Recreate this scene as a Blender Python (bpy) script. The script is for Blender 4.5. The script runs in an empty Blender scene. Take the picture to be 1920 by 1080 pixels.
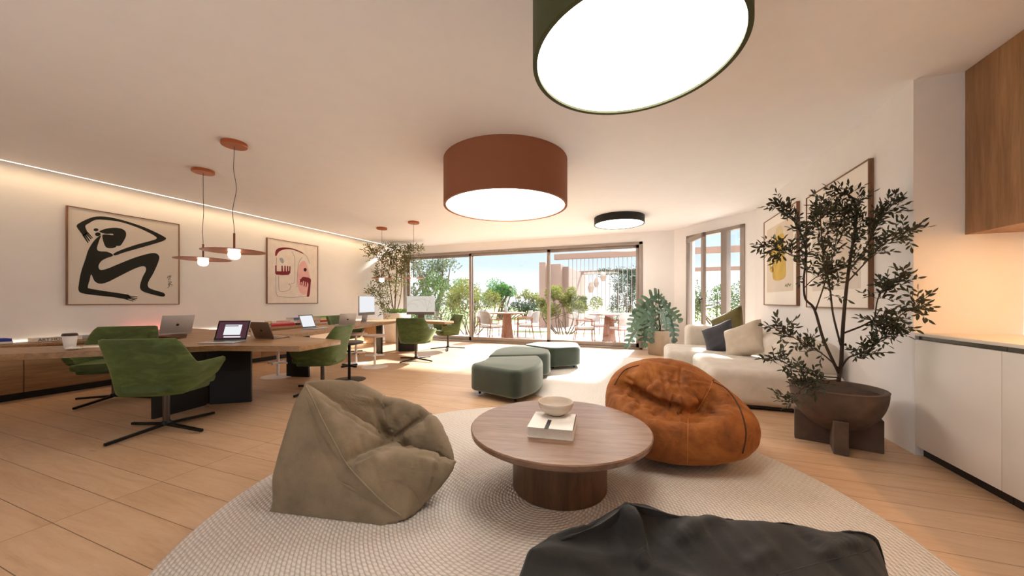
import bpy, bmesh, math, random
import numpy as np
from mathutils import Vector, Matrix, noise, kdtree, bvhtree
random.seed(7)
PI = math.pi
SC = bpy.context.scene
COL = SC.collection

# ------------------------------------------------------------------ camera geometry (photo frame 1920x1080)
FPX, HOR, CXP, CAMH = 655.0, 566.0, 960.0, 1.2
YAW = math.atan(245 / 655.0)
CA, SA = math.cos(YAW), math.sin(YAW)

def ray(px, py):
    xc = (px - CXP) / FPX
    return Vector((xc * CA - SA, xc * SA + CA, (HOR - py) / FPX))

def at(px, py, d):
    r = ray(px, py) * d
    return Vector((r.x, r.y, CAMH + r.z))

def atz(px, py, z=0.0):
    r = ray(px, py)
    return at(px, py, (z - CAMH) / r.z)

def atx(px, py, X):
    r = ray(px, py)
    return at(px, py, X / r.x)

# ------------------------------------------------------------------ materials
def lin(c):
    if isinstance(c, str):
        c = [int(c[i:i + 2], 16) / 255 for i in (0, 2, 4)]
    return tuple((v / 12.92 if v <= .04045 else ((v + .055) / 1.055) ** 2.4) for v in c[:3]) + (1.0,)

MATS = {}

class NT:
    def __init__(s, name):
        s.m = bpy.data.materials.new(name)
        s.m.use_nodes = True
        s.t = s.m.node_tree
        s.t.nodes.clear()
        s.out = s.t.nodes.new('ShaderNodeOutputMaterial')
        MATS[name] = s.m

    def n(s, typ, **kw):
        nd = s.t.nodes.new('ShaderNode' + typ)
        for k, v in kw.items():
            if k.startswith('i_'):
                key = k[2:]
                key = int(key) if key.isdigit() else key.replace('_', ' ')
                s.set(nd.inputs[key], v)
            else:
                setattr(nd, k, v)
        return nd

    def set(s, inp, v):
        if hasattr(v, 'is_output') or isinstance(v, bpy.types.NodeSocket):
            s.t.links.new(v, inp)
        else:
            inp.default_value = v

    def math(s, op, a, b=None, c=None):
        nd = s.t.nodes.new('ShaderNodeMath')
        nd.operation = op
        s.set(nd.inputs[0], a)
        if b is not None:
            s.set(nd.inputs[1], b)
        if c is not None:
            s.set(nd.inputs[2], c)
        return nd.outputs[0]

    def coord(s, scale=(1, 1, 1), kind='Object', rot=(0, 0, 0), loc=(0, 0, 0)):
        tc = s.n('TexCoord')
        mp = s.n('Mapping')
        mp.inputs['Scale'].default_value = scale
        mp.inputs['Rotation'].default_value = rot
        mp.inputs['Location'].default_value = loc
        s.t.links.new(tc.outputs[kind], mp.inputs['Vector'])
        return mp.outputs[0]

    def noise(s, vec, scale=5, detail=3, rough=.5, dist=0):
        nd = s.n('TexNoise')
        nd.inputs['Scale'].default_value = scale
        nd.inputs['Detail'].default_value = detail
        nd.inputs['Roughness'].default_value = rough
        nd.inputs['Distortion'].default_value = dist
        s.t.links.new(vec, nd.inputs['Vector'])
        return nd.outputs['Fac']

    def ramp(s, fac, stops):
        nd = s.n('ValToRGB')
        e = nd.color_ramp.elements
        while len(e) < len(stops):
            e.new(.5)
        for i, (p, c) in enumerate(stops):
            e[i].position = p
            e[i].color = lin(c) if isinstance(c, str) else c
        s.t.links.new(fac, nd.inputs[0])
        return nd.outputs[0]

    def mix(s, fac, a, b, mode='MIX'):
        nd = s.n('Mix', data_type='RGBA', blend_type=mode)
        s.set(nd.inputs[0], fac)
        s.set(nd.inputs[6], a)
        s.set(nd.inputs[7], b)
        return nd.outputs[2]

    def bump(s, h, strength=.3, dist=.01):
        nd = s.n('Bump')
        nd.inputs['Strength'].default_value = strength
        nd.inputs['Distance'].default_value = dist
        s.t.links.new(h, nd.inputs['Height'])
        return nd.outputs[0]

    def pbr(s, color, rough=.6, metal=0., normal=None, **kw):
        b = s.n('BsdfPrincipled')
        s.set(b.inputs['Base Color'], lin(color) if isinstance(color, str) else color)
        s.set(b.inputs['Roughness'], rough)
        b.inputs['Metallic'].default_value = metal
        if normal is not None:
            s.t.links.new(normal, b.inputs['Normal'])
        for k, v in kw.items():
            s.set(b.inputs[k.replace('_', ' ')], v)
        s.t.links.new(b.outputs[0], s.out.inputs[0])
        return s.m

def flat(name, color, rough=.6, metal=0., var=.06, bs=.0, scale=6, **kw):
    t = NT(name)
    v = t.coord()
    f = t.noise(v, scale, 4)
    c = lin(color)
    a = tuple(min(1, x * (1 - var)) for x in c[:3]) + (1,)
    b = tuple(min(1, x * (1 + var)) for x in c[:3]) + (1,)
    col = t.ramp(f, [(.3, a), (.7, b)])
    nrm = t.bump(t.noise(v, scale * 30, 2), bs, .003) if bs else None
    return t.pbr(col, rough, metal, nrm, **kw)

def wood(name, dark, mid, light, along='X', scale=1.0, rough=.45, stretch=14, bump=.06, **kw):
    t = NT(name)
    s = {'X': (scale, scale * stretch, scale * stretch), 'Y': (scale * stretch, scale, scale * stretch), 'Z': (scale * stretch, scale * stretch, scale)}[along]
    v = t.coord(s)
    f1 = t.noise(v, 1.6, 5, .6, .6)
    f2 = t.noise(v, 9, 3, .6)
    f = t.math('ADD', t.math('MULTIPLY', f1, .72), t.math('MULTIPLY', f2, .28))
    col = t.ramp(f, [(.34, dark), (.5, mid), (.66, light)])
    return t.pbr(col, rough, 0, t.bump(f2, bump, .003), **kw)

def fabric(name, c1, c2, weave=220, rough=.95, big=5, bs=.35, sheen=.2, cl=None):
    t = NT(name)
    v = t.coord()
    f = t.noise(v, big, 5, .6)
    w = t.noise(v, weave, 2, .6)
    col = t.ramp(t.math('ADD', t.math('MULTIPLY', f, .7), t.math('MULTIPLY', w, .3)), [(.36, c1), (.62, c2)])
    return t.pbr(col, rough, 0, t.bump(w, bs, .004), Sheen_Weight=sheen, Sheen_Roughness=.5)

def emit(name, color, strength):
    t = NT(name)
    e = t.n('Emission')
    e.inputs[0].default_value = lin(color)
    e.inputs[1].default_value = strength
    t.t.links.new(e.outputs[0], t.out.inputs[0])
    return t.m

def build_mats():
    # oak floor planks running along X
    t = NT('oak_floor')
    v = t.coord((1, 1, 1), loc=(.4, -.902, 0))
    br = t.n('TexBrick', offset=.37, offset_frequency=1, squash=1)
    t.t.links.new(v, br.inputs['Vector'])
    br.inputs['Color1'].default_value = (0, 0, 0, 1)
    br.inputs['Color2'].default_value = (1, 1, 1, 1)
    br.inputs['Mortar'].default_value = (.5, .5, .5, 1)
    br.inputs['Scale'].default_value = 1
    br.inputs['Mortar Size'].default_value = .0022
    br.inputs['Mortar Smooth'].default_value = .2
    br.inputs['Brick Width'].default_value = 1.9
    br.inputs['Row Height'].default_value = .2315
    rnd = t.n('SeparateColor')
    t.t.links.new(br.outputs['Color'], rnd.inputs[0])
    vv = t.n('VectorMath', operation='ADD')
    t.t.links.new(t.coord((1.1, 9, 1)), vv.inputs[0])
    cmb = t.n('CombineXYZ')
    t.t.links.new(t.math('MULTIPLY', rnd.outputs[0], 37), cmb.inputs[0])
    t.t.links.new(t.math('MULTIPLY', rnd.outputs[0], 11), cmb.inputs[2])
    t.t.links.new(cmb.outputs[0], vv.inputs[1])
    g = t.noise(vv.outputs[0], 1.5, 6, .62, 1.2)
    g2 = t.noise(vv.outputs[0], 12, 3, .6)
    f = t.math('ADD', t.math('MULTIPLY', g, .75), t.math('MULTIPLY', g2, .25))
    col = t.ramp(f, [(.25, 'B7906F'), (.5, 'CAA684'), (.75, 'D6B598')])
    tone = t.ramp(rnd.outputs[0], [(0, (.92, .90, .88, 1)), (1, (1.0, 1.0, 1.0, 1))])
    col = t.mix(1.0, col, tone, 'MULTIPLY')
    kn = t.noise(t.coord((1.6, 3.2, 1)), 2.2, 1, .4)
    col = t.mix(t.ramp(kn, [(.76, (0, 0, 0, 1)), (.80, (.5, .5, .5, 1))]), col, lin('7E5A3A'))
    col = t.mix(br.outputs['Fac'], col, lin('6F5338'))
    hb = t.math('SUBTRACT', t.math('MULTIPLY', g2, .15), br.outputs['Fac'])
    t.pbr(col, .42, 0, t.bump(hb, .25, .002))
    # braided rug
    def rug(name, c1, c2, pitch, k):
        t = NT(name)
        tc = t.n('TexCoord')
        sp = t.n('SeparateXYZ')
        t.t.links.new(tc.outputs['Object'], sp.inputs[0])
        x, y = sp.outputs[0], sp.outputs[1]
        r = t.math('SQRT', t.math('ADD', t.math('MULTIPLY', x, x), t.math('MULTIPLY', y, y)))
        a = t.math('ARCTAN2', y, x)
        q = t.math('DIVIDE', r, pitch)
        ring = t.math('FLOOR', q)
        fr = t.math('FRACT', q)
        prof = t.math('SINE', t.math('MULTIPLY', fr, PI))
        ph = t.math('ADD', t.math('MULTIPLY', a, t.math('MULTIPLY', ring, k)), t.math('MULTIPLY', fr, 2.6))
        ph = t.math('ADD', ph, t.math('MULTIPLY', ring, 1.9))
        ph = t.math('ADD', ph, t.math('MULTIPLY', t.noise(tc.outputs['Object'], 14, 2, .5), 5))
        seg = t.math('ADD', t.math('MULTIPLY', t.math('SINE', ph), .5), .5)
        n1 = t.noise(tc.outputs['Object'], 60, 3, .6)
        n2 = t.noise(tc.outputs['Object'], 2.5, 3, .6)
        h = t.math('MULTIPLY', t.math('POWER', prof, .6), t.math('ADD', .35, t.math('MULTIPLY', seg, .65)))
        f = t.math('ADD', t.math('ADD', t.math('MULTIPLY', h, .55), t.math('MULTIPLY', n1, .35)), t.math('MULTIPLY', n2, .15))
        col = t.ramp(f, [(.2, c1), (.62, c2)])
        t.pbr(col, .95, 0, t.bump(h, .7, .010))
    rug('braided_rug', 'AFA091', 'E0D7CE', .020, 4)
    rug('pale_rug', 'C6BBAE', 'EAE4DC', .018, 5)
    # paints
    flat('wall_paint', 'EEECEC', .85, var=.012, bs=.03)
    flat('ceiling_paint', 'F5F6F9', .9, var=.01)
    flat('trim_white', 'EFEAE4', .6, var=.01)
    wood('desk_oak', '80603F', '98744F', 'A98661', 'X', 1.0, .42)
    wood('cabinet_oak', '7C5D3F', '94714F', 'A6835E', 'Y', 1.0, .5)
    wood('upper_oak', '855D3A', '9E744B', 'B0865B', 'Z', 1.0, .45)
    wood('walnut_top', '6A4A35', '82604A', '9A7860', 'X', 1.6, .33, 10, Coat_Weight=.15, Coat_Roughness=.3)
    wood('walnut_base', '4A301F', '5E3F2A', '714D35', 'Z', 1.6, .42, 10)
    wood('teak', '7A4A34', '915B41', 'A66F52', 'Z', 2.0, .5, 8)
    wood('bark', '4A3B2E', '5F4D3D', '77634F', 'Z', 3.0, .9, 6, .4)
    wood('dark_bark', '2B2119', '3E3025', '52412F', 'Z', 3.0, .9, 6, .4)
    # fabrics
    t = NT('green_velvet')
    v = t.coord()
    f = t.noise(t.coord((1.5, 1.5, 4)), 3.5, 6, .65, .8)
    col = t.ramp(f, [(.34, '36451B'), (.52, '435325'), (.70, '536632')])
    t.pbr(col, .72, 0, t.bump(t.noise(v, 260, 2), .2, .003), Sheen_Weight=.5, Sheen_Roughness=.4, Sheen_Tint=lin('BFCB8A'))
    t = NT('ottoman_green')
    v = t.coord()
    f = t.noise(v, 6, 4, .6)
    col = t.ramp(f, [(.35, '17220F'), (.65, '223218')])
    t.pbr(col, .8, 0, t.bump(t.noise(v, 260, 2), .2, .003), Sheen_Weight=1.0, Sheen_Roughness=.5, Sheen_Tint=lin('E4EEE6'))
    fabric('taupe_canvas', '76664F', '8F7C63', 300, .85, 6, .2, .12)
    fabric('taupe_piping', '8E7E66', 'A39378', 300, .85, 6, .2, .12)
    t = NT('rust_suede')
    v = t.coord()
    f = t.noise(v, 4.5, 7, .7, .6)
    col = t.ramp(f, [(.32, '6C3811'), (.5, '8A4D18'), (.68, 'A26224')])
    t.pbr(col, .85, 0, t.bump(t.noise(v, 120, 4), .25, .004), Sheen_Weight=.3, Sheen_Roughness=.4, Sheen_Tint=lin('E89A55'))
    flat('rust_stitch', 'B5713A', .8)
    flat('dark_seam', '3A1C0C', .8)
    fabric('charcoal_canvas', '211F1D', '33302D', 420, .8, 5, .35, .1)
    fabric('charcoal_side', '161515', '222121', 420, .85, 5, .35, .05)
    fabric('cream_boucle', 'CBC2B6', 'DCD3C8', 150, .95, 6, .6, .2)
    fabric('cream_cushion', 'BBAD9A', 'CCBFAE', 170, .95, 6, .6, .2)
    fabric('olive_cushion', '4D451A', '665B26', 250, .9)
    fabric('navy_cushion', '2F3036', '41424A', 250, .9)
    fabric('grey_weave', '9C8F8A', 'B3A7A1', 160, .95)
    fabric('pale_seat', 'C9C0B9', 'DDD5CE', 160, .95)
    fabric('lantern_weave', '9A8171', 'B39A88', 90, .9, 8, .9, 0)
    # metals / plastics
    flat('black_metal', '1A1918', .38, .6, var=.1)
    flat('black_panel', '171514', .5, .2, var=.1)
    flat('grey_steel', '56504B', .3, .9, var=.05)
    flat('window_metal', '9A8E86', .45, .3, var=.05)
    flat('white_metal', 'E3DAD4', .45, 0, var=.02)
    flat('stool_wood', 'B79F8F', .5, 0, var=.06)
    flat('stool_dark', '3A302C', .5, 0, var=.06)
    flat('aluminium', 'C6C6C8', .35, .5, var=.02)
    flat('taupe_aluminium', '8C7A6C', .38, .5, var=.03)
    flat('bezel_black', '121212', .3)
    flat('monitor_chin', '77706C', .4, .4)
    flat('copper', 'B05F35', .38, .35, var=.04)
    flat('copper_dark', '7A3F25', .4, .4, var=.04)
    flat('cable_grey', '4A4038', .6)
    flat('terracotta_shade', '8E5539', .75, 0, var=.03, bs=.08)
    flat('green_shade', '3F4322', .75, 0, var=.03, bs=.08)
    flat('black_shade', '141312', .7, 0, var=.03, bs=.08)
    flat('white_lacquer', 'E9E2DA', .4, 0, var=.01)
    flat('worktop', 'E8DFD2', .35, 0, var=.03)
    flat('plinth_black', '15110F', .5)
    flat('channel', '5E574F', .35, .7)
    flat('ceramic', 'CDBFB0', .55, 0, var=.03)
    flat('concrete_pot', '5B4A40', .85, 0, var=.22, bs=.3, scale=9)
    flat('soil', '3A281C', 1., 0, var=.3, bs=.6, scale=30)
    flat('pot_beige', 'A69480', .85, 0, var=.08, bs=.2)
    flat('planter_white', 'DED8D2', .6)
    flat('paper_white', 'F2ECE4', .8, var=.01)
    flat('page_edge', 'E7DED2', .9, var=.04, scale=40)
    flat('print_cream', 'DED5CB', .85, var=.015)
    flat('print_pale', 'EAE0D8', .85, var=.05, scale=8)
    flat('print_beige', 'DCCFC0', .85, var=.02)
    flat('ink_black', '17180F', .8)
    flat('ink_crimson', '7C1E2C', .8, var=.15, scale=20)
    flat('ink_dark', '2A1418', .8)
    flat('ink_pink', 'E7B6B4', .8)
    flat('ink_grey', '9AA3AB', .8)
    flat('ink_ochre', 'C9A94F', .8, var=.12)
    flat('ink_tan', 'D6C49A', .8)
    flat('ink_green', '5E7338', .8)
    wood('frame_wood', '6B4730', '7F583D', '94694A', 'Z', 2, .5)
    for nm, c in dict(book_red='C02236', book_white='E9E4DC', book_blue='4E63A0', book_navy='2A2E45', book_yellow='D9CF7A', book_green='6E9A4A', book_grey='A9ACB0', book_pink='E58F9A', book_cream='DCD0B8', book_black='1F1E22', book_bright='2F45B8').items():
        flat(nm, c, .6, var=.03)
    flat('cup_white', 'F0ECE8', .5)
    flat('cup_lid', '2E211C', .45)
    # leaves
    def leaf(name, a, b, rough=.55, tr=.25):
        t = NT(name)
        f = t.noise(t.coord(), 3.5, 3)
        col = t.ramp(f, [(.3, a), (.7, b)])
        bs = t.n('BsdfPrincipled')
        t.t.links.new(col, bs.inputs['Base Color'])
        bs.inputs['Roughness'].default_value = rough
        tl = t.n('BsdfTranslucent')
        t.t.links.new(col, tl.inputs[0])
        mx = t.n('MixShader')
        mx.inputs[0].default_value = tr
        t.t.links.new(bs.outputs[0], mx.inputs[1])
        t.t.links.new(tl.outputs[0], mx.inputs[2])
        t.t.links.new(mx.outputs[0], t.out.inputs[0])
    leaf('olive_leaf', '2C2E20', '45472F', .6, .1)
    leaf('monstera_leaf', '344B39', '6C8871', .32, .12)
    leaf('bamboo_leaf', '5D5A28', '7F7A3E', .5, .3)
    leaf('bush_yellow', '5C6427', '8A8A45', .7, .3)
    leaf('bush_green', '38501F', '5E7538', .7, .3)
    leaf('tree_bright', '35602A', '58823E', .7, .3)
    leaf('hedge_dark', '2F3E2B', '4B5C44', .7, .25)
    leaf('pine_grey', '4A5239', '6E7558', .7, .25)
    leaf('moss', '4A5F24', '6E8238', .8, .2)
    # outdoors
    flat('terrace_stone', 'CFC2B8', .8, 0, var=.05, scale=3)
    t = NT('lawn_grass')
    v = t.coord()
    f = t.noise(v, .5, 5, .6)
    g = t.noise(v, 30, 3, .7)
    col = t.ramp(t.math('ADD', t.math('MULTIPLY', f, .6), t.math('MULTIPLY', g, .4)), [(.35, '56642E'), (.6, '858A50')])
    t.pbr(col, .95, 0, t.bump(g, .6, .03))
    flat('pavilion_clay', '8C7266', .85, 0, var=.05, bs=.2)
    flat('beam_clay', '85695C', .8, 0, var=.05)
    flat('rod_grey', '8B8079', .5, .2)
    # lights
    emit('lamp_diffuser', 'FFF6EA', 3.2)
    emit('led_warm', 'FFD7A4', 9.0)
    emit('led_kitchen', 'FFC27A', 26.0)
    emit('led_soft', 'FFF0D8', 1.2)
    emit('led_pink', 'FF5A5A', 9.0)
    emit('bulb_glow', 'FFF2DC', 2.5)
    emit('screen_white', 'F4F6FA', 0.26)
    emit('screen_dim', '6A4450', 0.17)
    emit('screen_cream', 'EFE6D8', 0.22)
    emit('screen_line', 'B9AC9C', 0.17)
    emit('screen_dark', '3A3040', 0.1)
    # glass
    t = NT('window_glass')
    tr = t.n('BsdfTransparent')
    tr.inputs[0].default_value = (.97, .98, .98, 1)
    gl = t.n('BsdfGlossy')
    gl.inputs['Roughness'].default_value = .02
    lw = t.n('LayerWeight'); lw.inputs[0].default_value = .5
    fr_ = t.math('ADD', .03, t.math('MULTIPLY', .55, t.math('POWER', lw.outputs['Facing'], 5)))
    mx = t.n('MixShader')
    t.t.links.new(fr_, mx.inputs[0])
    t.t.links.new(tr.outputs[0], mx.inputs[1])
    t.t.links.new(gl.outputs[0], mx.inputs[2])
    t.t.links.new(mx.outputs[0], t.out.inputs[0])

build_mats()

# ------------------------------------------------------------------ object helpers
def thing(name, label, cat, loc=(0, 0, 0), rot=0., group=None, kind=None):
    o = bpy.data.objects.new(name, None)
    o.empty_display_size = .1
    COL.objects.link(o)
    o.location = loc
    o.rotation_euler = (0, 0, rot) if not hasattr(rot, '__len__') else rot
    tag(o, label, cat, group, kind)
    return o

def tag(o, label=None, cat=None, group=None, kind=None):
    if label: o['label'] = label
    if cat: o['category'] = cat
    if group: o['group'] = group
    if kind: o['kind'] = kind
    return o

def finish(name, bm, mat, parent=None, smooth=40, loc=None, rot=None):
    me = bpy.data.meshes.new(name)
    bm.normal_update()
    bm.to_mesh(me)
    bm.free()
    return link(name, me, mat, parent, smooth, loc, rot)

def link(name, me, mat, parent=None, smooth=40, loc=None, rot=None):
    me.materials.clear()
    for mm in (mat if isinstance(mat, (list, tuple)) else [mat]):
        me.materials.append(MATS[mm])
    if smooth:
        me.shade_smooth()
        if smooth < 180:
            me.set_sharp_from_angle(angle=math.radians(smooth))
    o = bpy.data.objects.new(name, me)
    COL.objects.link(o)
    if parent is not None:
        o.parent = parent
    if loc is not None: o.location = loc
    if rot is not None: o.rotation_euler = rot if hasattr(rot, '__len__') else (0, 0, rot)
    return o

def struct(name, bm, mat, smooth=30):
    o = finish(name, bm, mat, None, smooth)
    o['kind'] = 'structure'
    return o

def copy_tree(o, parent=None):
    c = o.copy()
    COL.objects.link(c)
    if parent is not None:
        c.parent = parent
    for ch in list(o.children):
        copy_tree(ch, c)
    return c

def bm_new():
    return bmesh.new()

def xform(vs, loc=(0, 0, 0), rot=None, scale=None):
    M = Matrix.Translation(Vector(loc))
    if rot is not None:
        from mathutils import Euler
        M = M @ Euler(rot if hasattr(rot, '__len__') else (0, 0, rot)).to_matrix().to_4x4()
    for v in vs:
        if scale: v.co = Vector((v.co.x * scale[0], v.co.y * scale[1], v.co.z * scale[2]))
        v.co = M @ v.co

def box(bm, lo, hi, bev=0., seg=2, rot=None, pivot=None):
    r = bmesh.ops.create_cube(bm, size=1)
    vs = r['verts']
    lo, hi = Vector(lo), Vector(hi)
    c, s = (lo + hi) / 2, hi - lo
    for v in vs:
        v.co = Vector((v.co.x * s.x, v.co.y * s.y, v.co.z * s.z)) + c
    if bev:
        es = list({e for v in vs for e in v.link_edges})
        rr = bmesh.ops.bevel(bm, geom=es, offset=bev, segments=seg, profile=.5, affect='EDGES')
        vs = list({v for f in rr['faces'] for v in f.verts} | {v for v in vs if v.is_valid})
    if rot is not None:
        pv = Vector(pivot) if pivot is not None else c
        for v in vs:
            v.co -= pv
        xform(vs, pv, rot)
    return vs

def obox(name, lo, hi, mat, parent=None, bev=0., seg=2, **kw):
    bm = bm_new()
    box(bm, lo, hi, bev, seg)
    return finish(name, bm, mat, parent, **kw)

def lathe(bm, prof, n=48, loc=(0, 0, 0), closed=True):
    """prof: list of (r,z); revolves about z."""
    rings = []
    for r, z in prof:
        if r < 1e-6:
            rings.append([bm.verts.new((loc[0], loc[1], loc[2] + z))])
        else:
            rings.append([bm.verts.new((loc[0] + r * math.cos(2 * PI * i / n), loc[1] + r * math.sin(2 * PI * i / n), loc[2] + z)) for i in range(n)])
    for a, b in zip(rings[:-1], rings[1:]):
        for i in range(n):
            j = (i + 1) % n
            if len(a) == 1 and len(b) == 1: continue
            if len(a) == 1: bm.faces.new((a[0], b[j], b[i]))
            elif len(b) == 1: bm.faces.new((a[i], a[j], b[0]))
            else: bm.faces.new((a[i], a[j], b[j], b[i]))

def cyl(bm, p0, p1, r0, r1=None, n=16, caps=True):
    tube(bm, [p0, p1], [r0, r1 if r1 is not None else r0], n, caps)

def tube(bm, pts, rad, n=10, caps=True):
    pts = [Vector(p) for p in pts]
    if not hasattr(rad, '__len__'):
        rad = [rad] * len(pts)
    rings = []
    up = None
    for i, p in enumerate(pts):
        if i == 0: d = pts[1] - p
        elif i == len(pts) - 1: d = p - pts[i - 1]
        else: d = (pts[i + 1] - p).normalized() + (p - pts[i - 1]).normalized()
        if d.length < 1e-9: d = Vector((0, 0, 1))
        d.normalize()
        if up is None:
            up = Vector((0, 0, 1)) if abs(d.z) < .9 else Vector((1, 0, 0))
        a = d.cross(up)
        if a.length < 1e-6:
            a = d.cross(Vector((0, 1, 0)))
        a.normalize()
        b = a.cross(d).normalized()
        up = b
        rings.append([bm.verts.new(p + (a * math.cos(2 * PI * k / n) + b * math.sin(2 * PI * k / n)) * rad[i]) for k in range(n)])
    for A, B in zip(rings[:-1], rings[1:]):
        for k in range(n):
            l = (k + 1) % n
            bm.faces.new((A[k], A[l], B[l], B[k]))
    if caps:
        bm.faces.new(list(reversed(rings[0])))
        bm.faces.new(rings[-1])

def prism(bm, poly, z0, z1, bev=0., seg=2):
    """extrude plan polygon (list of xy) from z0 to z1"""
    area = sum(poly[i][0] * poly[(i + 1) % len(poly)][1] - poly[(i + 1) % len(poly)][0] * poly[i][1] for i in range(len(poly)))
    if area < 0: poly = poly[::-1]
    b = [bm.verts.new((x, y, z0)) for x, y in poly]
    t = [bm.verts.new((x, y, z1)) for x, y in poly]
    n = len(poly)
    fs = [bm.faces.new(list(reversed(b))), bm.faces.new(t)]
    for i in range(n):
        j = (i + 1) % n
        fs.append(bm.faces.new((b[i], b[j], t[j], t[i])))
    if bev:
        es = list({e for f in fs for e in f.edges})
        bmesh.ops.bevel(bm, geom=es, offset=bev, segments=seg, profile=.5, affect='EDGES')
    big = [f for f in bm.faces if len(f.verts) > 4]
    if big:
        bmesh.ops.triangulate(bm, faces=big)

def catmull(pts, k=8, closed=True):
    out = []
    n = len(pts)
    P = [Vector(p) for p in pts]
    rng = range(n if closed else n - 1)
    for i in rng:
        p0 = P[(i - 1) % n] if closed or i > 0 else P[i]
        p1, p2 = P[i], P[(i + 1) % n]
        p3 = P[(i + 2) % n] if closed or i + 2 < n else p2
        for j in range(k):
            t = j / k
            out.append(.5 * ((2 * p1) + (p2 - p0) * t + (2 * p0 - 5 * p1 + 4 * p2 - p3) * t * t + (3 * p1 - p0 - 3 * p2 + p3) * t ** 3))
    if not closed:
        out.append(P[-1])
    return out

def rounded_poly(poly, r, k=6):
    """round the corners of a plan polygon"""
    out = []
    n = len(poly)
    for i in range(n):
        p = Vector(poly[i]).to_2d(); a = Vector(poly[i - 1]).to_2d(); b = Vector(poly[(i + 1) % n]).to_2d()
        rr = r[i] if hasattr(r, '__len__') else r
        da, db = (a - p), (b - p)
        ra = min(rr, da.length * .45); rb = min(rr, db.length * .45)
        q0, q1 = p + da.normalized() * ra, p + db.normalized() * rb
        for j in range(k + 1):
            t = j / k
            out.append(tuple(q0 * (1 - t) ** 2 + p * 2 * t * (1 - t) + q1 * t * t))
    return out

# ------------------------------------------------------------------ room
C = 2.95
XL, XR = -7.6, 2.0
YF = 9.35
YB = -2.6
PW, QW = Vector((.72, YF)), Vector((2.0, 7.85))

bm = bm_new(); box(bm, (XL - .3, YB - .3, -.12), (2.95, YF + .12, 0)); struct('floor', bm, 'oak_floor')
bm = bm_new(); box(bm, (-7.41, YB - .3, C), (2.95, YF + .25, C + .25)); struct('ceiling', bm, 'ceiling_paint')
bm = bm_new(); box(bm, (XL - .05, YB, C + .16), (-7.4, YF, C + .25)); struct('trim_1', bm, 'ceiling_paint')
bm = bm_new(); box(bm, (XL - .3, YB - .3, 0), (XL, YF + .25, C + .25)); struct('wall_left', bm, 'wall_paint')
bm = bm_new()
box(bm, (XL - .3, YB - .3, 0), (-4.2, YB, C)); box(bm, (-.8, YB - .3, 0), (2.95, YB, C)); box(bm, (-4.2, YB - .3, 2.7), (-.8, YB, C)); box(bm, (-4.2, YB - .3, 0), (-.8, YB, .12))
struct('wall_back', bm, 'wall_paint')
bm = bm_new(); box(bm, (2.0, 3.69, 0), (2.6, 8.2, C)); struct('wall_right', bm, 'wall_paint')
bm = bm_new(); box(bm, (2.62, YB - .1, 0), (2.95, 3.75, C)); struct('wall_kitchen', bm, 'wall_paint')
# far wall with opening X -7.3..0.0, z 0.0..2.72
WX0, WX1, WZ1 = -7.25, .0, 2.715
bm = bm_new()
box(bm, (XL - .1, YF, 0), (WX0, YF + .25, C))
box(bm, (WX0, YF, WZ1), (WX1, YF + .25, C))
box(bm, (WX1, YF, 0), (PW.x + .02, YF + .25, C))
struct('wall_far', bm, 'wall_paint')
# angled wall with opening
ED = (QW - PW).normalized()
NRM = Vector((ED.y, -ED.x))          # candidate normal
if NRM.x > 0: NRM = -NRM             # points into the room
LEN = (QW - PW).length
ANG = math.atan2(ED.y, ED.x)
def aw(s, n, z):                     # wall coordinates -> world (n positive = outwards)
    p = PW + ED * s - NRM * n
    return Vector((p.x, p.y, z))
def abox(bm, s0, s1, n0, n1, z0, z1, bev=0):
    vs = box(bm, (s0, n0, z0), (s1, n1, z1), bev)
    for v in vs:
        v.co = aw(v.co.x, v.co.y, v.co.z)
AS0, AS1, AZ0, AZ1 = .375, 1.78, .12, 2.73
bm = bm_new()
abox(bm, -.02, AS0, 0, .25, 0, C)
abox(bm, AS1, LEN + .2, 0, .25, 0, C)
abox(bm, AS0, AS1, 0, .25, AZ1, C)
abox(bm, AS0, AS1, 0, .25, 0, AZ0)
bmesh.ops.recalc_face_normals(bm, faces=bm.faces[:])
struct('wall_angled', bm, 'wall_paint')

# big sliding window
w1 = thing('window_1', 'wide three-panel sliding glass window onto the terrace', 'window', (0, YF, 0), 0, None, 'structure')
def wpart(name, parts, mat, parent, bev=.004):
    bm = bm_new()
    for lo, hi in parts:
        box(bm, lo, hi, bev)
    return finish(name, bm, mat, parent)
FW = .085
wpart('frame', [((WX0, .0, 0), (WX0 + FW, .2, WZ1)), ((WX1 - FW, -.02, 0), (WX1, .2, WZ1)), ((WX0, -.02, WZ1 - .07), (WX1, .2, WZ1)), ((WX0, -.02, -.005), (WX1, .2, .045))], 'window_metal', w1)
def sash(x0, x1, y):
    fr = wpart('sash', [((x0, y, .045), (x0 + .075, y + .05, WZ1 - .07)), ((x1 - .075, y, .045), (x1, y + .05, WZ1 - .07)),
                        ((x0, y, .045), (x1, y + .05, .15)), ((x0, y, WZ1 - .15), (x1, y + .05, WZ1 - .07))], 'window_metal', w1)
    bm = bm_new(); box(bm, (x0 + .06, y + .02, .14), (x1 - .06, y + .028, WZ1 - .14))
    finish('pane', bm, 'window_glass', fr)
sash(WX0 + FW, -4.80, .12)
sash(-4.88, -2.40, .02)
sash(-2.47, WX1 - FW, .07)
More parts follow.
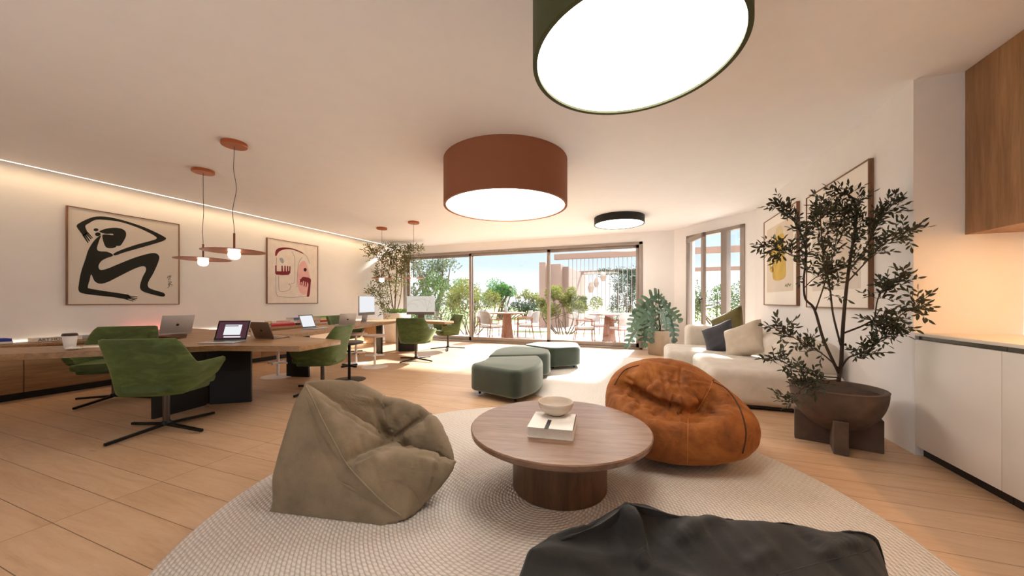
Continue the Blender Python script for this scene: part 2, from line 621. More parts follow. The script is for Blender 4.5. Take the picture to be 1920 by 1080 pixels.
# angled window
w2 = thing('window_2', 'narrow grey framed window with left casement open in the angled wall', 'window', (0, 0, 0), 0, None, 'structure')
bm = bm_new()
abox(bm, AS0, AS0 + .07, -.02, .1, AZ0, AZ1); abox(bm, AS1 - .09, AS1, -.02, .1, AZ0, AZ1)
abox(bm, AS0, AS1, -.02, .1, AZ1 - .07, AZ1); abox(bm, AS0, AS1, -.02, .1, AZ0, AZ0 + .07)
abox(bm, 1.27, 1.40, -.02, .1, AZ0 + .05, AZ1 - .05)
bmesh.ops.recalc_face_normals(bm, faces=bm.faces[:])
finish('frame', bm, 'window_metal', w2)
bm = bm_new(); abox(bm, 1.39, AS1 - .08, .04, .05, AZ0 + .06, AZ1 - .06); bmesh.ops.recalc_face_normals(bm, faces=bm.faces[:]); finish('pane', bm, 'window_glass', w2)
hinge = aw(AS0 + .07, -.02, 0)
cas = bpy.data.objects.new('casement', None); COL.objects.link(cas); cas.parent = w2; cas.location = hinge
cas.rotation_euler = (0, 0, ANG - math.radians(24))
sw = .84
wpart('sash', [((0, -.06, AZ0 + .08), (.085, 0, AZ1 - .08)), ((sw - .1, -.06, AZ0 + .08), (sw, 0, AZ1 - .08)), ((0, -.06, AZ0 + .08), (sw, 0, AZ0 + .18)), ((0, -.06, AZ1 - .18), (sw, 0, AZ1 - .08))], 'window_metal', cas)
wpart('pane', [((.08, -.035, AZ0 + .17), (sw - .09, -.028, AZ1 - .17))], 'window_glass', cas, 0)
wpart('handle', [((sw - .06, -.10, 1.25), (sw - .035, -.06, 1.28)), ((sw - .06, -.11, 1.15), (sw - .04, -.095, 1.28))], 'black_metal', cas, .003)
w3 = thing('fill_window', 'wide window added behind the viewpoint for soft fill light', 'window', (0, YB - .12, 0), 0, None, 'structure')  # added unseen window, lets in soft fill light from behind
wpart('frame', [((-4.2, -.05, .12), (-4.12, .05, 2.7)), ((-.88, -.05, .12), (-.8, .05, 2.7)), ((-4.2, -.05, .12), (-.8, .05, .2)), ((-4.2, -.05, 2.62), (-.8, .05, 2.7)), ((-2.54, -.05, .12), (-2.46, .05, 2.7))], 'window_metal', w3)
bm = bm_new(); box(bm, (-4.13, -.005, .19), (-.87, .005, 2.63)); finish('pane', bm, 'window_glass', w3)
# cove light along the left wall, and the strip at the back of the wall bench
t = thing('cove_light', 'warm LED strip hidden in the ceiling slot above the left wall', 'light', (-7.44, 3, C + .03))
bm = bm_new(); box(bm, (-.014, YB + .1 - 3, 0), (.014, YF - .1 - 3, .006)); finish('led_strip', bm, 'led_warm', t)
bm = bm_new(); box(bm, (-.022, YB + .1 - 3, -.018), (-.016, YF - .1 - 3, .03)); box(bm, (.016, YB + .1 - 3, -.018), (.022, YF - .1 - 3, .03)); box(bm, (-.022, YB + .1 - 3, .0065), (.022, YF - .1 - 3, .13)); finish('housing', bm, 'trim_white', t)
t = thing('ceiling_edge_light', 'thin white light line along the ceiling edge by the left wall', 'light', (-7.39, 3, C - .006))
bm = bm_new(); box(bm, (-.005, YB + .1 - 3, 0), (.005, YF - .1 - 3, .005)); finish('diffuser', bm, 'led_soft', t)

# ------------------------------------------------------------------ drum ceiling lamps
def drum(label, loc, r, z0, mat, rim, fine=64):
    t = thing('drum_ceiling_lamp', label, 'ceiling lamp', (loc[0], loc[1], C), 0, 'drum lamps on the ceiling')
    h = C - z0
    bm = bm_new()
    lathe(bm, [(0, -.001), (r, -.001), (r, -h), (r - rim, -h), (r - rim, -h + .05), (r - rim - .002, -h + .05), (r - rim - .002, -.01), (0, -.01)], fine)
    bmesh.ops.recalc_face_normals(bm, faces=bm.faces[:])
    finish('shade', bm, mat, t, 40)
    bm = bm_new()
    lathe(bm, [(0, -h + .012), (r - rim - .001, -h + .012), (r - rim - .001, -h + .03), (0, -h + .03)], fine)
    bmesh.ops.recalc_face_normals(bm, faces=bm.faces[:])
    finish('diffuser', bm, 'lamp_diffuser', t, 40)
drum('large green drum ceiling lamp, nearest and cut off by the photo top', (-.045, 1.83), .495, 2.39, 'green_shade', .022, 96)
drum('deep terracotta drum ceiling lamp with a round white diffuser', (-1.62, 4.10), .77, 2.39, 'terracotta_shade', .03, 96)
drum('small flat black drum ceiling lamp near the far windows', (-.46, 7.55), .5, 2.80, 'black_shade', .02)

# ------------------------------------------------------------------ pendant lamps
def pendant(label, x, y, zdisc, r, wav, tilt):
    t = thing('pendant_lamp', label, 'pendant lamp', (x, y, C), 0, 'disc pendant lamps over the desks')
    bm = bm_new(); lathe(bm, [(0, 0), (.118, 0), (.12, -.004), (.12, -.034), (.116, -.038), (0, -.038)], 40)
    bmesh.ops.recalc_face_normals(bm, faces=bm.faces[:]); finish('canopy', bm, 'copper', t)
    zd = zdisc - C
    pts = []
    top, bot = -.038, zd + .20
    for i in range(33):
        f = i / 32
        a = math.sin(PI * f) ** .8 * (1 if f > .3 else f / .3)
        pts.append((wav * a * math.sin(f * 11 + x), wav * a * .6 * math.cos(f * 9 + y), top + (bot - top) * f))
    bm = bm_new(); tube(bm, pts, .0035, 6); finish('cord', bm, 'cable_grey', t)
    bm = bm_new(); tube(bm, [(0, 0, bot), (0, 0, zd)], .010, 12); finish('stem', bm, 'copper_dark', t)
    bm = bm_new(); lathe(bm, [(0, zd + .012), (.05, zd + .012), (r - .003, zd + .003), (r, zd), (r - .003, zd - .003), (.05, zd - .002), (0, zd - .002)], 64)
    bmesh.ops.recalc_face_normals(bm, faces=bm.faces[:])
    finish('disc', bm, 'copper', t)
    bm = bm_new()
    lathe(bm, [(0, zd - .003), (.042, zd - .003), (.054, zd - .012), (.057, zd - .04), (.05, zd - .07), (.03, zd - .085), (0, zd - .09)], 32)
    bmesh.ops.recalc_face_normals(bm, faces=bm.faces[:]); finish('bulb', bm, 'bulb_glow', t, 180)
pendant('copper disc pendant lamp nearest the camera, hanging over the front desk corner', -4.21, 2.53, 1.755, .29, .02, 0)
pendant('copper disc pendant lamp just right of the black figure print, lower of the near pair', -5.47, 2.91, 1.765, .30, .02, 0)
pendant('far copper disc pendant lamp hanging in front of the tall tree by the wall', -5.77, 6.65, 1.755, .24, .0, 0)
pendant('far copper disc pendant lamp hanging in front of the sliding window', -4.69, 6.40, 1.72, .24, .0, 0)
# ------------------------------------------------------------------ rugs
def rug(name, label, cx, cy, r, mat, th, z=0.):
    bm = bm_new()
    lathe(bm, [(0, th), (r - .02, th), (r - .004, th * .7), (r, th * .25), (r - .006, 0), (0, 0)], 160)
    bmesh.ops.recalc_face_normals(bm, faces=bm.faces[:])
    o = finish(name, bm, mat, None, 60, (cx, cy, z))
    tag(o, label, 'rug')
rug('round_rug', 'large round braided rug under the coffee table and bean bags', -.57, 2.05, 1.87, 'braided_rug', .016)
rug('round_rug', 'pale round rug under the green ottomans in front of the sofa', -.36, 5.98, 1.92, 'pale_rug', .012)

# ------------------------------------------------------------------ coffee table
t = thing('coffee_table', 'round walnut coffee table on a drum base in the middle of the rug', 'table', (-.51, 2.24, .016))
bm = bm_new()
R = .572
lathe(bm, [(0, .385), (R - .006, .385), (R, .379), (R - .004, .352), (R - .03, .335), (0, .335)], 128)
bmesh.ops.recalc_face_normals(bm, faces=bm.faces[:]); finish('tabletop', bm, 'walnut_top', t, 35, rot=math.radians(12))
bm = bm_new(); lathe(bm, [(0, 0), (.30, 0), (.302, .004), (.302, .335), (0, .335)], 96)
bmesh.ops.recalc_face_normals(bm, faces=bm.faces[:]); finish('base', bm, 'walnut_base', t, 35)

def book(label, loc, size, rot, cover, group, pages='page_edge', spine=None, hard=.004):
    """a closed book lying flat: spine on local -Y side... x = height of book, y = width, z = thickness"""
    t = thing('book', label, 'book', loc, rot, group)
    L, W, H = size
    bm = bm_new()
    box(bm, (-L / 2, -W / 2, 0), (L / 2, W / 2, hard)); box(bm, (-L / 2, -W / 2, H - hard), (L / 2, W / 2, H)); box(bm, (-L / 2, -W / 2, 0), (L / 2, -W / 2 + hard, H))
    finish('cover', bm, cover, t)
    obox('pages', (-L / 2 + .005, -W / 2 + hard, hard), (L / 2 - .005, W / 2 - .005, H - hard), pages, t)
    if spine:
        obox('spine_label', (-L * .32, -W / 2 - .0012, H * .25), (L * .32, -W / 2, H * .75), spine, t)
    return t
zt = .401
p = atz(1037, 797, zt + .03)
bk = book('thick white book with a black strip lying on the round coffee table', (p.x, p.y, zt), (.30, .27, .06), YAW + math.radians(-14 + 90), 'book_white', None)
obox('cover_strip', (-.10, -.012, .06), (.06, .012, .0612), 'book_black', bk, loc=(-.06, .02, 0))
p = atz(1042, 775, zt + .065)
t = thing('bowl', 'pale ceramic bowl standing on the white book', 'bowl', (p.x, p.y, zt + .0615))
bm = bm_new()
lathe(bm, [(0, .0), (.055, .0), (.058, .006), (.075, .014), (.100, .035), (.113, .062), (.116, .083), (.113, .087), (.109, .083), (.103, .058), (.088, .034), (.06, .022), (0, .018)], 64)
bmesh.ops.recalc_face_normals(bm, faces=bm.faces[:]); finish('body', bm, 'ceramic', t, 180)
bm = bm_new(); lathe(bm, [(0, -.001), (.056, -.001), (.057, .005), (0, .005)], 48)
bmesh.ops.recalc_face_normals(bm, faces=bm.faces[:]); finish('foot', bm, 'concrete_pot', t)

# ------------------------------------------------------------------ soft bags
def subdivide_mesh(V, F, folds, levels, close=True):
    V = [np.array(v, float) for v in V]
    T = []
    for f in F:
        if len(f) == 3: T.append(tuple(f))
        else:
            c = sum(V[i] for i in f) / len(f)
            V.append(c); k = len(V) - 1
            for i in range(len(f)): T.append((f[i], f[(i + 1) % len(f)], k))
    E = {}
    for (a, b), ty in folds.items(): E[(min(a, b), max(a, b))] = ty
    for _ in range(levels):
        mid = {}; E2 = {}
        def m(a, b):
            k = (min(a, b), max(a, b))
            if k not in mid:
                V.append((V[a] + V[b]) / 2); mid[k] = len(V) - 1
                if k in E:
                    E2[(min(a, mid[k]), max(a, mid[k]))] = E[k]; E2[(min(b, mid[k]), max(b, mid[k]))] = E[k]
            return mid[k]
        T2 = []
        for a, b, c in T:
            x, y, z = m(a, b), m(b, c), m(c, a)
            T2 += [(a, x, z), (x, b, y), (z, y, c), (x, y, z)]
        T, E = T2, E2
    return np.array(V), np.array(T), E

def vnormals(V, T):
    n = np.cross(V[T[:, 1]] - V[T[:, 0]], V[T[:, 2]] - V[T[:, 0]])
    N = np.zeros_like(V)
    for k in range(3): np.add.at(N, T[:, k], n)
    return N / np.maximum(np.linalg.norm(N, axis=1, keepdims=True), 1e-12)

def laplace(V, T, it, lam=.5, keep=None, w=None):
    n = len(V)
    e = np.unique(np.sort(np.concatenate([T[:, [0, 1]], T[:, [1, 2]], T[:, [2, 0]]]), axis=1), axis=0)
    deg = np.zeros(n); np.add.at(deg, e[:, 0], 1); np.add.at(deg, e[:, 1], 1)
    for _ in range(it):
        S = np.zeros_like(V)
        np.add.at(S, e[:, 0], V[e[:, 1]]); np.add.at(S, e[:, 1], V[e[:, 0]])
        D = S / deg[:, None] - V
        if w is not None: D *= w[:, None]
        V = V + lam * D
    return V

def dist_to(V, pts):
    kd = kdtree.KDTree(len(pts))
    for i, p in enumerate(pts): kd.insert(p, i)
    kd.balance()
    d = np.zeros(len(V)); ix = np.zeros(len(V), int)
    for i, v in enumerate(V):
        _, j, dd = kd.find(v)
        d[i] = dd; ix[i] = j
    return d, ix

def nz(p, f, s=0.):
    return noise.noise(Vector((p[0] * f + s, p[1] * f - s, p[2] * f + 2 * s)))

def polyline_dense(pts, step=.012):
    out = []
    for a, b in zip(pts[:-1], pts[1:]):
        a, b = Vector(a), Vector(b)
        k = max(1, int((b - a).length / step))
        for i in range(k): out.append(a.lerp(b, i / k))
    out.append(Vector(pts[-1]))
    return out

def carve(V, T, line, depth, width, wr=0., wf=16., wlen=.14, seed=0.):
    """press a fold into the surface along a 3D polyline, with small gathers running off it"""
    P = polyline_dense(line)
    L = len(P)
    d, ix = dist_to(V, P)
    N = vnormals(V, T)
    endf = np.array([min(1, min(i, L - 1 - i) / max(1, .18 * L)) for i in range(L)])[ix]
    disp = -depth * np.exp(-(d / width) ** 2) * endf
    if wr:
        wn = np.array([noise.noise(Vector((P[j].x * wf + seed, P[j].y * wf, P[j].z * wf + seed))) for j in range(L)])[ix]
        disp += wr * wn * np.exp(-d / wlen) * (1 - np.exp(-(d / (width * .9)) ** 2)) * endf * 1.6
    return V + N * disp[:, None]

def mesh_np(name, V, T):
    me = bpy.data.meshes.new(name)
    me.from_pydata([tuple(v) for v in V], [], [tuple(int(i) for i in t) for t in T])
    me.update()
    return me

def tofloor(V, z):
    V = V.copy()
    lo = V[:, 2] < z + .012
    V[lo, 2] = np.maximum(V[lo, 2], z) * .3 + z * .7
    return V

def on_surface(bvh, px, py, off=0.):
    r = ray(px, py).normalized()
    h, n, i, d = bvh.ray_cast(Vector((0, 0, CAMH)), r)
    if h is None: return None
    return h + n * off

def surf_line(V, T, pix, off=0., k=6):
    """pixels of a seam seen in the photo -> 3D points on the bag surface"""
    bvh = bvhtree.BVHTree.FromPolygons([tuple(v) for v in V], [tuple(int(i) for i in t) for t in T])
    q = catmull([(x, y, 0) for x, y in pix], k, False) if len(pix) > 2 else [Vector((x, y, 0)) for x, y in pix]
    out = []
    for p in q:
        h = on_surface(bvh, p.x, p.y, off)
        if h is not None: out.append(h)
    return out

def seam(name, parent, pts, r, mat):
    if len(pts) < 2: return
    bm = bm_new(); tube(bm, pts, r, 6)
    o = finish(name, bm, mat, parent, 180)
    return o

def bag_from_cage(V, F, folds, levels=5, smooth=14, valley=(.05, .07), sm=(.012, .03), z0=.016, fold_hold=.15, pins=(), prog=0, infl=None):
    if prog:
        Vn, T, E = subdivide_mesh(V, F, folds, 1)
        for lv in range(1, levels):
            w_ = np.ones(len(Vn))
            for (a, b) in E: w_[a] = w_[b] = .7
            Vn = laplace(Vn, T, prog, .5, w=w_)
            Vn, T, E = subdivide_mesh(Vn, T, E, 1)
    else:
        Vn, T, E = subdivide_mesh(V, F, folds, levels)
    n = len(Vn)
    w = np.ones(n)
    val, sea = set(), set()
    for (a, b), ty in E.items():
        (val if ty == 'v' else sea).update((a, b))
        w[a] = w[b] = fold_hold
    for i in pins: w[i] = 0
    Vn = laplace(Vn, T, smooth, .5, w=w)
    N = vnormals(Vn, T)
    disp = np.zeros(n)
    if val:
        d, _ = dist_to(Vn, [Vn[i] for i in val]); disp += valley[0] * (1 - np.exp(-(d / valley[1])))
    if sea:
        d, _ = dist_to(Vn, [Vn[i] for i in sea]); disp += sm[0] * (1 - np.exp(-(d / sm[1])))
    top = np.clip((Vn[:, 2] - z0) / .16, 0, 1)
    if infl is not None:
        dv_ = np.array(Vector(infl).normalized()); top = top * (.25 + .75 * np.clip(N @ dv_ * 1.6, 0, 1))
    Vn = Vn + N * (disp * top)[:, None]
    Vn = laplace(Vn, T, 2, .5, w=np.maximum(w, .3))
    return Vn, T

Z0 = .016
# --- taupe pyramid bag
t_v = [at(571, 716, 2.25), atz(502, 960, Z0), atz(716, 986, Z0), atz(760, 975, .03), at(856, 868, 2.10), at(808, 775, 2.40),
       at(648, 722, 2.42), at(714, 752, 2.48), at(738, 832, 2.33), at(650, 869, 1.985), atz(792, 952, .03),
       Vector((-2.30, 1.95, Z0)), Vector((-1.80, 2.42, Z0)), Vector((-1.42, 2.20, Z0))]
t_f = [[0, 1, 2, 3, 9], [9, 3, 10, 4], [9, 4, 8], [0, 9, 8], [0, 8, 7, 6], [8, 5, 7], [8, 4, 5], [0, 6, 12, 11], [6, 7, 12], [7, 5, 13, 12], [5, 4, 10, 13], [0, 11, 1], [1, 11, 12, 13, 10, 3, 2]]
fo = {(0, 9): 's', (9, 3): 's', (9, 8): 'v', (0, 8): 'v', (8, 5): 'v', (8, 4): 'v', (8, 7): 's', (1, 2): 's', (2, 3): 's', (3, 10): 's', (0, 6): 's'}
V, T = bag_from_cage(t_v, t_f, fo, 5, 16, (.06, .06), (.010, .05), Z0, .05, (0, 1, 4, 5, 9), 0, (.45, -.35, .8))
for ln, dp, wd, wr in [([(708, 748), (705, 765), (712, 790), (728, 815)], .03, .022, .03), ([(590, 738), (640, 768), (690, 802), (738, 828)], .02, .02, .02), ([(700, 800), (735, 815), (770, 842)], .02, .03, .02), ([(655, 868), (690, 852), (728, 838)], .018, .025, .02), ([(800, 778), (770, 800), (738, 822)], .02, .02, .016),
                       ([(848, 864), (810, 855), (772, 848)], .015, .02, .02)]:
    L = surf_line(V, T, ln)
    if len(L) > 2: V = carve(V, T, L, dp, wd, wr, 22, .10)
V = V + vnormals(V, T) * np.array([.004 * nz(v, 9) + .002 * nz(v, 22, 3) for v in V])[:, None]
V = tofloor(V, Z0)
t = thing('bean_bag', 'taupe canvas pyramid bean bag on the round rug left of the coffee table', 'bean bag', (-1.7, 1.8, Z0))
off = np.array([-1.7, 1.8, Z0])
link('body', mesh_np('body', V - off, T), 'taupe_canvas', t, 180)
pts = surf_line(V, T, [(574, 724), (585, 745), (604, 785), (628, 830), (649, 868), (682, 905), (720, 942), (752, 966)], .002)
seam('seam_piping', t, [p - Vector(off) for p in pts], .0035, 'taupe_piping')
# --- charcoal bag in the foreground
rim = [at(958, 988, 1.17), at(1060, 962, 1.19), at(1174, 884, 1.22), at(1262, 906, 1.24), at(1395, 908, 1.26), at(1556, 926, 1.25), at(1690, 946, 1.20)]
bc = Vector((.15, .95, 0))
def outw(p, k, z):
    o_ = Vector((p.x - bc.x, p.y - bc.y, 0)).normalized() * k
    return Vector((p.x + o_.x, p.y + o_.y, z))
NR = len(rim)
b_v = rim + [outw(p, .06, .24) for p in rim] + [outw(p, .0, Z0) for p in rim]      # 0-6 rim, 7-13 belly, 14-20 ground
b_v += [at(1212, 1070, 1.13), at(1300, 1064, 1.01), at(1460, 1078, 1.0), at(1655, 1045, 1.08),       # 21 valley, 22 lip, 23, 24 side seam
        at(1430, 1004, 1.07), at(1095, 1010, 1.10), at(1290, 990, 1.09),                              # 25-27 panel crowns
        Vector((-.44, .86, .33)), Vector((.05, .66, .32)), Vector((.58, .88, .36)),                   # 28-30 near top
        Vector((-.52, .76, Z0)), Vector((.08, .50, Z0)), Vector((.74, .78, Z0))]                      # 31-33 near ground
b_f = [[0, 1, 26], [1, 2, 26], [2, 21, 26], [21, 0, 26], [2, 3, 27, 21], [3, 4, 27], [21, 27, 22], [4, 25, 27], [27, 25, 22], [4, 5, 25], [25, 23, 22], [5, 23, 25], [5, 6, 24, 23],
       [0, 21, 22, 29, 28], [22, 23, 30, 29], [23, 24, 30], [28, 29, 32, 31], [29, 30, 33, 32], [0, 28, 31, 14, 7], [6, 13, 20, 33, 30, 24]]
for i in range(NR - 1):
    b_f += [[i, 7 + i, 8 + i, i + 1], [7 + i, 14 + i, 15 + i, 8 + i]]
b_f += [[14, 31, 32, 33, 20, 19, 18, 17, 16, 15]]
fo = {(2, 21): 'v', (0, 21): 'v', (21, 22): 'v', (22, 29): 's'}
V, T = bag_from_cage(b_v, b_f, fo, 5, 10, (.045, .05), (.006, .04), Z0, .5, (), 2)
for ln, dp, wd, wr in [([(1262, 1016), (1300, 985), (1370, 972)], .016, .022, .015), ([(1240, 1050), (1275, 1010), (1330, 985)], .012, .02, .012),
                       ([(1180, 946), (1190, 985), (1200, 1025), (1212, 1066)], .04, .02, .008), ([(1400, 1066), (1420, 1045), (1460, 1025)], .012, .02, .010), ([(1530, 1045), (1570, 1025), (1618, 1012)], .014, .02, .012),
                       ([(1000, 1032), (1070, 1047), (1150, 1064)], .014, .022, .012)]:
    L = surf_line(V, T, ln)
    if len(L) > 2: V = carve(V, T, L, dp, wd, wr, 20, .07)
V = laplace(V, T, 2)
V = V + vnormals(V, T) * np.array([.004 * nz(v, 8) + .0015 * nz(v, 20, 3) for v in V])[:, None]
V = tofloor(V, Z0)
t = thing('bean_bag', 'charcoal black bean bag in the foreground in front of the coffee table', 'bean bag', (.15, 1.1, Z0))
off = np.array([.15, 1.1, Z0])
link('body', mesh_np('body', V - off, T), 'charcoal_canvas', t, 180)
pts = surf_line(V, T, [(1455, 1078), (1520, 1060), (1580, 1045), (1630, 1030), (1640, 1012)], .002)
seam('seam_piping', t, [p - Vector(off) for p in pts], .003, 'charcoal_canvas')
# --- rust suede bag: plump round bag with a hollowed seat
Rx, Fx = Vector((CA, SA, 0)), Vector((-SA, CA, 0))
ctr = Vector((.25, 3.03, 0))
bmi = bm_new(); bmesh.ops.create_icosphere(bmi, subdivisions=7, radius=1)
bmesh.ops.rotate(bmi, verts=bmi.verts[:], matrix=Matrix.Rotation(.7, 3, 'X'))
bmi.verts.ensure_lookup_table()
Vl = []
sp_ = lambda x, p: math.copysign(abs(x) ** p, x)
for vv in bmi.verts:
    n_ = vv.co.normalized()
    # superellipsoid: boxier than an ellipsoid
    m_ = (abs(n_.x) ** 2.5 + abs(n_.y) ** 2.5) ** (1 / 2.5)
    r_ = (m_ ** 2.6 + abs(n_.z) ** 2.6) ** (-1 / 2.6)
    q = n_ * r_
    u, v, z = .50 * q.x, .44 * q.y, .5 + .5 * q.z
    k = max(0., min(1., (v + .30) / .55)); k = k * k * (3 - 2 * k)            # front low, back high
    hgt = .47 + .25 * k + .04 * max(0, u / .5) * (1 - k)
    hgt -= .10 * max(0, u / .5) ** 2 * k
    bulge = 1 + .06 * math.sin(PI * z)
    Vl.append(ctr + Rx * (u * bulge * (1 - .06 * k * z * z)) + Fx * (v * bulge + .07 * z * k) + Vector((0, 0, Z0 + hgt * z)))
V = np.array([tuple(v) for v in Vl])
T = np.array([[v.index for v in f.verts] for f in bmi.faces])
bmi.free()
folds = [([(1150, 712), (1185, 727), (1225, 748), (1262, 764), (1300, 768), (1322, 752), (1340, 728)], .115, .085, .03), ([(1148, 716), (1185, 730), (1225, 752), (1262, 768), (1300, 772), (1324, 755), (1340, 730)], .05, .028, .03),
         ([(1160, 716), (1200, 735), (1245, 758), (1290, 769)], .035, .03, .03),
         ([(1290, 768), (1315, 760), (1334, 738), (1338, 724)], .02, .022, .022),
         ([(1215, 700), (1225, 722), (1236, 745)], .024, .017, .012), ([(1240, 690), (1248, 720), (1256, 752)], .027, .017, .014),
         ([(1268, 690), (1262, 715), (1268, 735), (1258, 757)], .027, .017, .014), ([(1278, 684), (1275, 712), (1282, 755)], .022, .016, .014),
         ([(1285, 712), (1310, 712), (1336, 718)], .022, .015, .012), ([(1290, 724), (1315, 722), (1338, 722)], .022, .015, .012),
         ([(1180, 690), (1172, 705), (1195, 722)], .024, .02, .014), ([(1195, 740), (1200, 760), (1190, 775)], .02, .022, .014),
         ([(1330, 745), (1350, 755), (1368, 757)], .02, .016, .012), ([(1318, 765), (1345, 775), (1365, 776)], .018, .016, .012),
         ([(1235, 765), (1225, 780), (1215, 785)], .018, .022, .014)]
for ln, dp, wd, wr in folds:
    L = surf_line(V, T, ln)
    if len(L) > 2: V = carve(V, T, L, dp, wd, wr, 20, .13)
V = laplace(V, T, 1)
V = V + vnormals(V, T) * np.array([.007 * nz(v, 7) + .003 * nz(v, 18, 3) for v in V])[:, None]
V = tofloor(V, Z0)
t = thing('bean_bag', 'rust orange suede bean bag with a sunken seat right of the coffee table', 'bean bag', (.3, 3.2, Z0))
off = np.array([.3, 3.2, Z0])
link('body', mesh_np('body', V - off, T), 'rust_suede', t, 180)
for pix, r, mm in [([(1288, 880), (1289, 840), (1290, 800), (1292, 782), (1310, 765), (1330, 730), (1336, 716)], .003, 'rust_stitch'),
                   ([(1336, 716), (1362, 730), (1384, 760), (1396, 795), (1398, 820), (1392, 850)], .005, 'dark_seam'),
                   ([(1336, 714), (1355, 706), (1378, 718)], .003, 'dark_seam'), ([(1152, 722), (1170, 695), (1198, 685)], .004, 'dark_seam')]:
    pts = surf_line(V, T, pix, .001, 8)
    seam('seam', t, [p - Vector(off) for p in pts], r, mm)

# ------------------------------------------------------------------ ottomans
def ottoman(label, poly, r, feet):
    cx = sum(p[0] for p in poly) / len(poly); cy = sum(p[1] for p in poly) / len(poly)
    t = thing('ottoman', label, 'ottoman', (cx, cy, .0), 0, 'green ottomans joined in a curve')
    pl = [(x - cx, y - cy) for x, y in rounded_poly(poly, r, 8)]
    z0 = .07
    prof = [(.02, z0), (.004, z0 + .015), (0, z0 + .04), (0, .345), (.006, .375), (.02, .394), (.045, .402)]
    n = len(pl)
    def inset(d):
        out = []
        for i in range(n):
            a, b, c = Vector(pl[i - 1]), Vector(pl[i]), Vector(pl[(i + 1) % n])
            e1, e2 = (b - a), (c - b)
            if e1.length < 1e-6: e1 = e2
            if e2.length < 1e-6: e2 = e1
            nn = (Vector((-e1.y, e1.x)).normalized() + Vector((-e2.y, e2.x)).normalized())
            nn = nn.normalized() if nn.length > 1e-6 else nn
            out.append(b + nn * d)
        return out
    area = sum(pl[i - 1][0] * pl[i][1] - pl[i][0] * pl[i - 1][1] for i in range(n))
    if area < 0: pl.reverse()
    bm = bm_new()
    rings = [[bm.verts.new((p.x, p.y, z)) for p in inset(d)] for d, z in prof]
    for A, B in zip(rings[:-1], rings[1:]):
        for i in range(n):
            bm.faces.new((A[i], A[(i + 1) % n], B[(i + 1) % n], B[i]))
    ft = bm.faces.new(rings[-1]); fb = bm.faces.new(list(reversed(rings[0])))
    bmesh.ops.triangulate(bm, faces=[ft, fb])
    finish('cushion', bm, 'ottoman_green', t, 50)
    for x, y in feet:
        bm = bm_new(); tube(bm, [(x - cx, y - cy, .013), (x - cx, y - cy, z0 + .01)], .016, 12)
        finish('foot', bm, 'black_metal', t)
ottoman('dark green upholstered ottoman nearest the coffee table, first of three', [(-2.11, 4.03), (-1.36, 3.78), (-1.22, 4.18), (-1.26, 4.62), (-1.46, 5.05), (-2.12, 4.66), (-2.05, 4.35)], [.12, .12, .3, .3, .08, .08, .3],
        [(-1.98, 4.10), (-1.42, 3.92), (-1.5, 4.8), (-2.0, 4.55)])
ottoman('middle green upholstered ottoman between the other two', [(-2.16, 4.74), (-1.47, 5.13), (-1.34, 5.33), (-1.49, 5.78), (-2.12, 6.17), (-2.38, 5.62)], [.08, .08, .2, .08, .1, .35],
        [(-2.1, 4.95), (-1.6, 5.25), (-1.62, 5.65), (-2.1, 5.95)])
ottoman('far green upholstered ottoman closest to the sliding window', [(-1.47, 5.90), (-1.03, 6.28), (-1.22, 6.98), (-2.0, 6.75), (-2.10, 6.26)], [.08, .14, .2, .2, .08],
        [(-1.5, 6.1), (-1.17, 6.35), (-1.33, 6.8), (-1.95, 6.4)])

# ------------------------------------------------------------------ sofa
def soft_box(bm, lo, hi, bev, seg=6, puff=0.):
    vs = box(bm, lo, hi, bev, seg)
    return vs
t = thing('sofa', 'cream boucle modular sofa along the right wall behind the rust bean bag', 'sofa', (1.2, 5.9, 0))
def spart(name, lo, hi, bev, mat='cream_boucle', rot=None):
    bm = bm_new()
    o = Vector((1.2, 5.9, 0))
    box(bm, Vector(lo) - o, Vector(hi) - o, bev, 6)
    # gentle puff: pull the flat top up in the middle
    return finish(name, bm, mat, t, 60)
spart('seat', (.70, 4.54, .04), (1.97, 5.93, .44), .09)
spart('seat', (.36, 5.95, .04), (1.97, 7.02, .44), .09)
spart('armrest', (.74, 7.00, .04), (1.97, 7.42, .78), .09)
spart('backrest', (1.52, 4.58, .38), (1.97, 5.85, .77), .14)
spart('backrest', (1.56, 5.88, .38), (1.97, 7.02, .77), .12)
obox('plinth', (-.43, -1.30, .013), (.72, 1.45, .04), 'plinth_black', t)

def pillow(name, label, loc, size, thick, mat, rot, pinch=.12, piping=None):
    n = 28
    V, T = [], []
    W, H = size
    for side in (1, -1):
        for j in range(n + 1):
            for i in range(n + 1):
                u, v = 2 * i / n - 1, 2 * j / n - 1
                e = max(0, (1 - u ** 4)) ** .5 * max(0, (1 - v ** 4)) ** .5
                x = u * W / 2 * (1 - pinch * (1 - v * v) * abs(u) ** 3)
                y = v * H / 2 * (1 - pinch * (1 - u * u) * abs(v) ** 3)
                z = side * thick / 2 * e ** .8 * (1 + .10 * nz((u, v, side), 2.2, loc[0])) 
                V.append((x, y, z))
    m = (n + 1) ** 2
    for s in (0, 1):
        for j in range(n):
            for i in range(n):
                a = s * m + j * (n + 1) + i
                q = (a, a + 1, a + n + 2, a + n + 1)
                T.append(q if s == 0 else q[::-1])
    me = bpy.data.meshes.new(name); me.from_pydata(V, [], T)
    bm = bm_new(); bm.from_mesh(me); bmesh.ops.remove_doubles(bm, verts=bm.verts[:], dist=1e-4)
    o = finish(name, bm, mat, None, 180, loc, rot)
    tag(o, label, 'cushion', 'cushions on the sofa')
    return o

